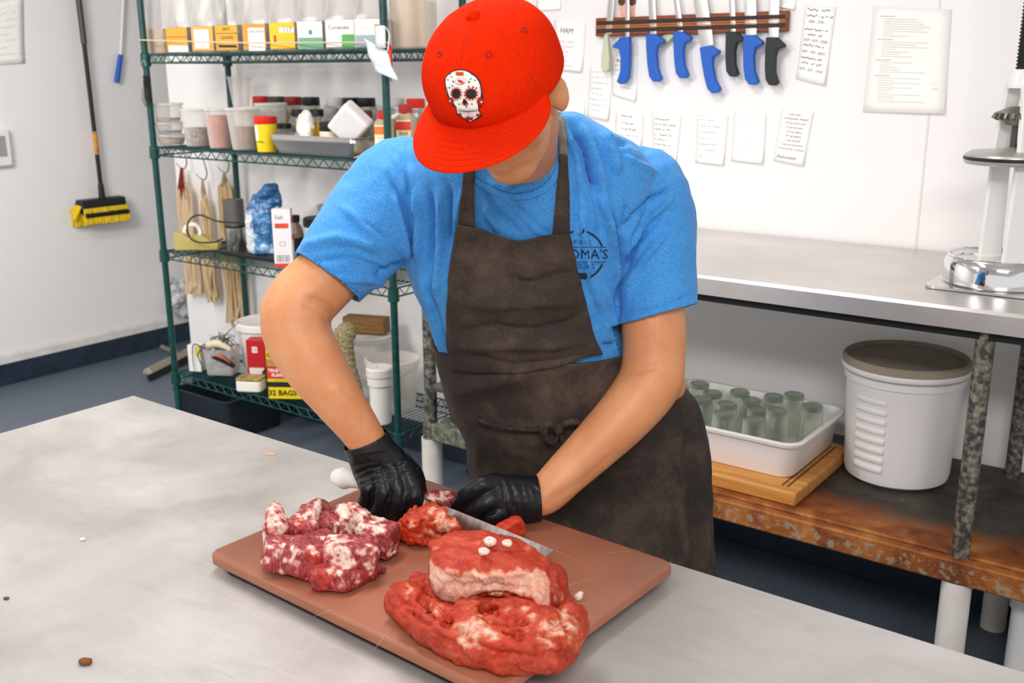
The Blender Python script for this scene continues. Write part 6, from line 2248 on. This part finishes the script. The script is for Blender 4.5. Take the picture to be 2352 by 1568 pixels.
for L_, R_ in (([(1052, 522), (1056, 470), (1061, 430), (1064, 400), (1066, 372)], [(1090, 524), (1088, 470), (1088, 430), (1090, 400), (1092, 372)]),
               ([(1268, 545), (1274, 490), (1278, 440), (1283, 395), (1284, 352)], [(1309, 541), (1308, 490), (1308, 440), (1305, 395), (1303, 352)])):
    MB().grid(smooth_rows(cloth_strip(L_, R_, 26, 6, .007), 5)).build('neck_strap', APRON, sk, solid=.004, angle=180)
rows = smooth_rows(cloth_strip([(1284, 356), (1284, 310), (1281, 280), (1278, 256)], [(1303, 356), (1302, 318), (1298, 285), (1290, 262)], 20, 4, .007), 5)
MB().grid(rows).build('strap_turn', mat('strap_grey', '#8a7f73', .9, col2='#6d645a', scale=60), sk, solid=.004, angle=180)
TIE = mat('tie_brown', '#4a3d34', .9, col2='#2c2420', scale=90)
q = catmull([(x, y, 0) for x, y in ((1092, 958), (1120, 972), (1180, 984), (1240, 987), (1278, 985), (1330, 975), (1400, 962))], 8)
MB().tube([on_shirt(p[0], p[1], .005, BV_SK, 1.84) for p in q], .0042, 8).build('waist_string', TIE, sk)
kn_ = lambda x, y, l=.014: on_shirt(x, y, l, BV_SK, 1.84)
mb = MB()
mb.tube(catmull([kn_(1284, 985), kn_(1262, 972, .03), kn_(1248, 988, .034), kn_(1256, 1012, .03), kn_(1275, 1018, .024), kn_(1283, 995)], 6), [(.007, .003)] * 31, 8)
mb.tube(catmull([kn_(1284, 985), kn_(1300, 972, .026), kn_(1322, 968, .03), kn_(1340, 975, .022)], 6), [(.006, .003)] * 19, 8)
mb.tube(catmull([kn_(1284, 990), kn_(1290, 1010, .02), kn_(1286, 1030, .014)], 6), [(.005, .002)] * 13, 8)
mb.ell(kn_(1284, 986, .016), (.01, .01, .012), None, 10, 8)
mb.build('tie_knot', TIE, sk)

# --- trousers and shoes
for hp in (hipL, hipR):
    kx = Vector((hp.x, hp.y, .5))
    an = Vector((hp.x, hp.y, .1)) + HV * .02
    MB().limb([hp + Vector((0, 0, .06)), kx, an], [.105, .085, .07], 18, 6).build('trouser_leg', TROUS, man)
    mb = MB()
    mb.limb([Vector((an.x, an.y, .058)) + HV * .04, Vector((an.x, an.y, .055)) - HV * .06, Vector((an.x, an.y, .045)) - HV * .19], [.05, .05, .04], 14, 4)
    V, F, N = arrays(mb, .007, 2)
    V[:, 2] = np.maximum(V[:, 2], .0)
    raw('shoe', V, F, BLACK, man)

# --- gloves
def glove(name, palm, fingers, folds, cuff_c, cuff_n, lab=None):
    mb = MB()
    mb.limb([p for p, r in palm], [r for p, r in palm], 20, 6, up=HU if name == 'a' else UP)
    for pts, r in fingers:
        mb.limb([P(*q) for q in pts], r, 14, 6)
    V, F, N = arrays(mb, .0027, 3)
    V = sculpt(V, N, folds)
    V = V + normals(V, F) * (nz(V, 55, 4)[:, None] * .0012)
    V[:, 2] = np.maximum(V[:, 2], BTOP + .0015)
    V, F = cut_faces(V, F, [(cuff_c, cuff_n, .09)])
    return raw('glove', V, F, GLOVE, man, solid=.0012)


wr = lambda *l: [(tuple(q[:-2]), q[-2], q[-1]) for q in l]
c1 = (P(797, 1026, 1.70) + P(886, 990, 1.70)) / 2
n1_ = (P(840, 1000, 1.70) - P(880, 1090, 1.70)).normalized()
gR = glove('a', [(P(828, 985, 1.702), (.0405, .039)), (P(850, 1030, 1.70), (.044, .038)), (P(872, 1068, 1.70), (.051, .036)), (P(888, 1098, 1.695), (.0535, .034)), (P(893, 1118, 1.692), (.05, .03))],
           [([(930, 1080, 1.676), (953, 1135, 1.660), (938, 1180, 1.668), (908, 1196, 1.705)], [.0165, .0165, .0145, .0125]),
            ([(905, 1088, 1.67), (918, 1146, 1.652), (900, 1190, 1.664), (876, 1198, 1.70)], [.0165, .0165, .0145, .0125]),
            ([(872, 1090, 1.672), (882, 1140, 1.656), (866, 1180, 1.668), (852, 1184, 1.70)], [.016, .016, .0138, .012]),
            ([(840, 1092, 1.68), (846, 1128, 1.668), (836, 1158, 1.678), (834, 1160, 1.705)], [.0145, .0145, .0125, .011]),
            ([(925, 1062, 1.71), (952, 1092, 1.722), (962, 1128, 1.742), (966, 1146, 1.757)], [.018, .0165, .015, .0125])],
           [(((800, 1095), (850, 1075), (880, 1070)), 3.5, -.0028), (((805, 1108), (860, 1085), (905, 1072)), 3.5, -.0028), (((815, 1118), (880, 1095), (920, 1078)), 4, -.0022), (((850, 1118), (900, 1095), (945, 1082)), 3.5, -.002),
            (((798, 1030), (850, 1010), (890, 992)), 3, .002), (((810, 1070), (860, 1060)), 3, -.0016), (((820, 1042), (900, 1030)), 3, .0012), (((850, 1160), (852, 1135), (862, 1115)), 4, -.003), (((882, 1172), (892, 1145), (900, 1120)), 4, -.003), (((915, 1178), (926, 1150), (930, 1118)), 4, -.003), (((942, 1140), (948, 1150)), 9, .0015)],
           c1, n1_)
c2 = (P(1213, 1104, 1.69) + P(1262, 1192, 1.69)) / 2
n2_ = (P(1250, 1140, 1.69) - P(1150, 1150, 1.68)).normalized()
gL = glove('b', [(P(1262, 1138, 1.695), (.0385, .037)), (P(1225, 1145, 1.688), (.041, .037)), (P(1180, 1145, 1.676), (.0435, .036)), (P(1145, 1142, 1.668), (.043, .034)), (P(1125, 1132, 1.67), (.036, .028))],
           [([(1140, 1106, 1.668), (1104, 1116, 1.652), (1070, 1138, 1.658), (1048, 1172, 1.685)], [.0172, .0165, .015, .0125]),
            ([(1152, 1134, 1.656), (1112, 1156, 1.642), (1084, 1176, 1.656), (1070, 1190, 1.682)], [.0168, .0162, .0148, .0125]),
            ([(1162, 1166, 1.652), (1134, 1184, 1.642), (1110, 1199, 1.655), (1098, 1206, 1.68)], [.0165, .0158, .014, .012]),
            ([(1185, 1185, 1.662), (1160, 1200, 1.652), (1142, 1208, 1.662), (1130, 1212, 1.68)], [.015, .0145, .013, .011]),
            ([(1160, 1112, 1.70), (1118, 1112, 1.715), (1085, 1130, 1.725), (1062, 1152, 1.73)], [.018, .0165, .015, .0125])],
           [(((1165, 1096), (1180, 1130), (1182, 1180)), 4, -.0026), (((1148, 1092), (1158, 1130), (1160, 1170)), 4, -.0022), (((1195, 1105), (1205, 1150), (1200, 1195)), 4, -.0024), (((1215, 1112), (1228, 1150), (1225, 1190)), 3, .0015),
            (((1116, 1140), (1095, 1150), (1075, 1168)), 4, -.0035), (((1140, 1172), (1110, 1186), (1095, 1196)), 4, -.0035), (((1128, 1084), (1134, 1100)), 8, .002), (((1213, 1104), (1248, 1128), (1260, 1190)), 3, .0018)],
           c2, n2_)

# --- cap
R0, F0, HT = .1, .111, .112
HC = CB - HU * .006


def hd(r, f, u):
    return HC + hR * r + hF * f + hU * u


nu = 72
prof = [(0., 1.), (.12, 1.0), (.28, .995), (.42, .975), (.55, .93), (.67, .86), (.78, .75), (.87, .61), (.94, .44), (.98, .26), (1.0, .1), (1.003, .01)]
V, F = [], []
for t_, r_ in prof:
    for j in range(nu):
        a = 2 * PI * j / nu
        k6 = (a / (PI / 3) + .5) % 1.0
        seam = 1 + (.03 * math.exp(-((min(k6, 1 - k6)) / .1) ** 2) - .02 * math.exp(-((min(k6, 1 - k6)) / .03) ** 2)) * min(1, t_ * 1.3)
        fr = max(0, math.sin(a))
        x, y = R0 * math.cos(a) * r_ * seam, F0 * math.sin(a) * r_ * seam
        y += .012 * fr * math.sin(PI * min(1, t_ * 1.25)) * (1 if t_ < .8 else .3)
        V.append(hd(x, y - .006, -.006 + HT * t_ + .012 * (1 - fr) * 0))
for i in range(len(prof) - 1):
    for j in range(nu):
        k = (j + 1) % nu
        F.append((i * nu + j, i * nu + k, (i + 1) * nu + k, (i + 1) * nu + j))
cap = raw('cap', np.array(V), F, CAP, man, angle=180, sub=1, solid=.002)
BV_CAP = BVHTree.FromPolygons([tuple(p) for p in V], F)
mb = MB()
rows = []
for i in range(9):
    s = i / 8
    row = []
    for j in range(41):
        a = math.radians(14 + 145 * j / 40)
        w = max(0, math.sin((a - math.radians(14)) / math.radians(145) * PI)) ** .55
        reach = .086 * w * s
        x, y = (R0 - .004) * math.cos(a), (F0 - .004) * math.sin(a)
        dx, dy = math.cos(a) * .55, math.sin(a) * 1.0 + .25
        l_ = math.hypot(dx, dy)
        x += dx / l_ * reach
        y += dy / l_ * reach
        zc = .001 - .10 * reach - .9 * (x * x) * s * 1.1
        row.append(hd(x, y - .004, zc + .0))
    rows.append(row)
br = MB().grid(rows).build('brim', CAP, cap, solid=.0045, angle=180, sub=1)
mb = MB()
for i in range(1, 8):
    r = rows[i]
    mb.tube([p + hU * .0026 for p in r[3:-3]], .0005, 4)
mb.build('brim_stitching', C('#c41e04', .95), cap)
MB().ell(hd(0, -.006, HT - .004), (.0105, .0105, .007), HM, 16, 10).build('button', CAP, cap)
SEAM_SHADE = C('#a81803', .95)  # darker red paints in the shading along the seam grooves
mb = MB()
for k in range(6):
    a = math.radians(30 + 60 * k)
    pts = []
    for t_, r_ in prof[:-1]:
        x, y = R0 * math.cos(a) * r_, F0 * math.sin(a) * r_
        fr = max(0, math.sin(a))
        y += .012 * fr * math.sin(PI * min(1, t_ * 1.25)) * (1 if t_ < .8 else .3)
        for e in (0,):
            pts.append(hd(x, y - .006, -.006 + HT * t_))
    mb2 = MB().tube(catmull(pts, 4), .0011, 5)
    mb2.build('panel_seam', SEAM_SHADE, cap, angle=180)
EYE = C('#a81a0a', .9)
for px, py in ((1010, 124), (1122, 126), (1204, 68)):
    p = on_shirt(px, py, .001, BV_CAP)
    h = BV_CAP.ray_cast(CAM, ray(px, py).normalized())
    nn = h[1] if h[1] is not None else hU
    if nn.dot(CAM - p) < 0:
        nn = -nn
    Rm = nn.to_track_quat('Z', 'Y').to_matrix()
    e = MB().tube([p + Rm @ Vector((.0042 * math.cos(k * PI / 8), .0042 * math.sin(k * PI / 8), 0)) for k in range(16)], .0014, 6, closed=True).build('eyelet', SEAM_SHADE, cap)
    MB().lathe([(.003, .0), (.001, .0002)], p, 12, Rm).build('eyelet_hole', EYE, e) if False else None

# skull patch, stitched on the front panel
SK = lambda x, y: (1000 + x * .1084, 130 + y * .1084)
pm_ = [C('#1b1413', .7), C('#ece6e0', .7), C('#9c1a1c', .7), C('#c8331f', .7), C('#e07a2a', .7), C('#8f8a86', .7)]
mb = MB()
lv = {0: .0022, 1: .0030, 2: .0038, 3: .0046, 4: .0052}


def fan(pts, lift, mi):
    q = [SK(*p) for p in pts]
    c = (sum(p[0] for p in q) / len(q), sum(p[1] for p in q) / len(q))
    rings_ = [[(c[0] + (p[0] - c[0]) * f, c[1] + (p[1] - c[1]) * f) for p in q] for f in (1., .66, .33)]
    V_ = [on_shirt(x, y, lift, BV_CAP) for r in rings_ for x, y in r] + [on_shirt(c[0], c[1], lift, BV_CAP)]
    n = len(q)
    F_ = []
    for i in range(2):
        for j in range(n):
            k = (j + 1) % n
            F_.append((i * n + j, i * n + k, (i + 1) * n + k, (i + 1) * n + j))
    for j in range(n):
        F_.append((2 * n + j, 2 * n + (j + 1) % n, 3 * n))
    mb.add(V_, F_, mi)


def el(cx, cy, rx, ry, lift, mi, n=20, rot=0.):
    fan([(cx + rx * math.cos(2 * PI * k / n) * math.cos(rot) - ry * math.sin(2 * PI * k / n) * math.sin(rot), cy + rx * math.cos(2 * PI * k / n) * math.sin(rot) + ry * math.sin(2 * PI * k / n) * math.cos(rot)) for k in range(n)], lift, mi)


outl_ = [(520, 262), (620, 270), (700, 300), (800, 350), (885, 425), (935, 490), (970, 580), (990, 680), (1000, 770), (1018, 900), (1010, 990), (975, 1055), (925, 1075), (925, 1140), (960, 1190), (992, 1235), (960, 1280), (860, 1345), (745, 1392), (650, 1360), (555, 1290), (465, 1245), (432, 1200), (430, 1075), (350, 1020), (285, 940), (262, 850), (225, 750), (200, 640), (192, 540), (205, 450), (250, 380), (310, 330), (410, 280)]
fan(outl_, lv[0], 0)
wh = [(520, 292), (620, 300), (690, 328), (780, 380), (862, 452), (910, 520), (945, 610), (965, 740), (955, 850), (900, 870), (880, 980), (905, 1060), (900, 1150), (955, 1215), (900, 1280), (745, 1375), (655, 1335), (560, 1262), (465, 1205), (450, 1070), (390, 990), (390, 900), (300, 860), (262, 740), (228, 640), (216, 540), (226, 450), (280, 380), (400, 310)]
fan(wh, lv[1], 1)
for cx, cy, rx, ry in ((440, 785, 128, 140), (755, 790, 158, 140)):
    el(cx, cy, rx, ry, lv[2], 3)
    for k in range(12):
        a = 2 * PI * k / 12
        el(cx + rx * .88 * math.cos(a), cy + ry * .88 * math.sin(a), 14, 14, lv[3], 1, 6)
    el(cx, cy, rx * .73, ry * .74, lv[3], 0)
el(330, 935, 62, 72, lv[2], 2)
el(945, 950, 72, 84, lv[2], 2)
el(308, 940, 16, 20, lv[3], 1, 8)
el(975, 960, 18, 22, lv[3], 1, 8)
fan([(600, 885), (560, 1000), (575, 1032), (690, 1032), (700, 1000), (650, 920)], lv[2], 0)
el(592, 1010, 20, 18, lv[3], 4, 8)
el(672, 1008, 20, 18, lv[3], 4, 8)
fan([(425, 318), (600, 318), (600, 408), (430, 400)], lv[2], 4)
fan([(440, 335), (585, 335), (580, 385), (450, 385)], lv[3], 3)
el(525, 520, 112, 72, lv[2], 5)
el(525, 518, 102, 62, lv[3], 1)
fan([(455, 480), (530, 490), (590, 520), (600, 570), (520, 560), (480, 530)], lv[4], 3)
fan([(345, 520), (385, 495), (395, 565)], lv[2], 2)
fan([(685, 500), (745, 535), (700, 570)], lv[2], 2)
for x, y in ((300, 370), (770, 375), (265, 490), (840, 500), (745, 470), (345, 430), (505, 1005), (775, 1005), (650, 1060), (300, 660), (870, 665), (800, 640), (700, 632), (360, 620)):
    el(x, y, 24, 12, lv[2], 0, 8, .4)
for x0 in (235, 930):
    for k in range(5):
        fan([(x0 - 8, 640 + k * 32), (x0 + 22, 650 + k * 32), (x0 + 22, 660 + k * 32), (x0 - 8, 650 + k * 32)], lv[2], 5)
for k in range(9):
    x = 490 + k * 48
    fan([(x - 3, 1085 - abs(k - 4) * -6), (x + 4, 1085 - abs(k - 4) * -6), (x + 4, 1225 - abs(k - 4) * 8), (x - 3, 1225 - abs(k - 4) * 8)], lv[2], 5)
fan([(470, 1140), (690, 1160), (890, 1140), (890, 1150), (690, 1172), (470, 1150)], lv[3], 0)
fan([(475, 1190), (560, 1215), (555, 1275), (500, 1240)], lv[2], 2)
fan([(850, 1225), (945, 1195), (930, 1240), (880, 1280)], lv[2], 2)
fan([(610, 1270), (670, 1300), (690, 1245), (725, 1295), (800, 1275), (785, 1350), (660, 1350)], lv[2], 2)
mb.build('skull_patch', pm_, cap, smooth=False)
print('BUTTON', pix(hd(0, -.006, HT)), 'FRONTBASE', pix(hd(0, F0, 0)), 'TIP', pix(hd(0, F0 + .075, -.01)), 'L', pix(hd(R0, 0, 0)), 'R', pix(hd(-R0, 0, 0)), 'chin', pix(hd(0, .06, -.14)))
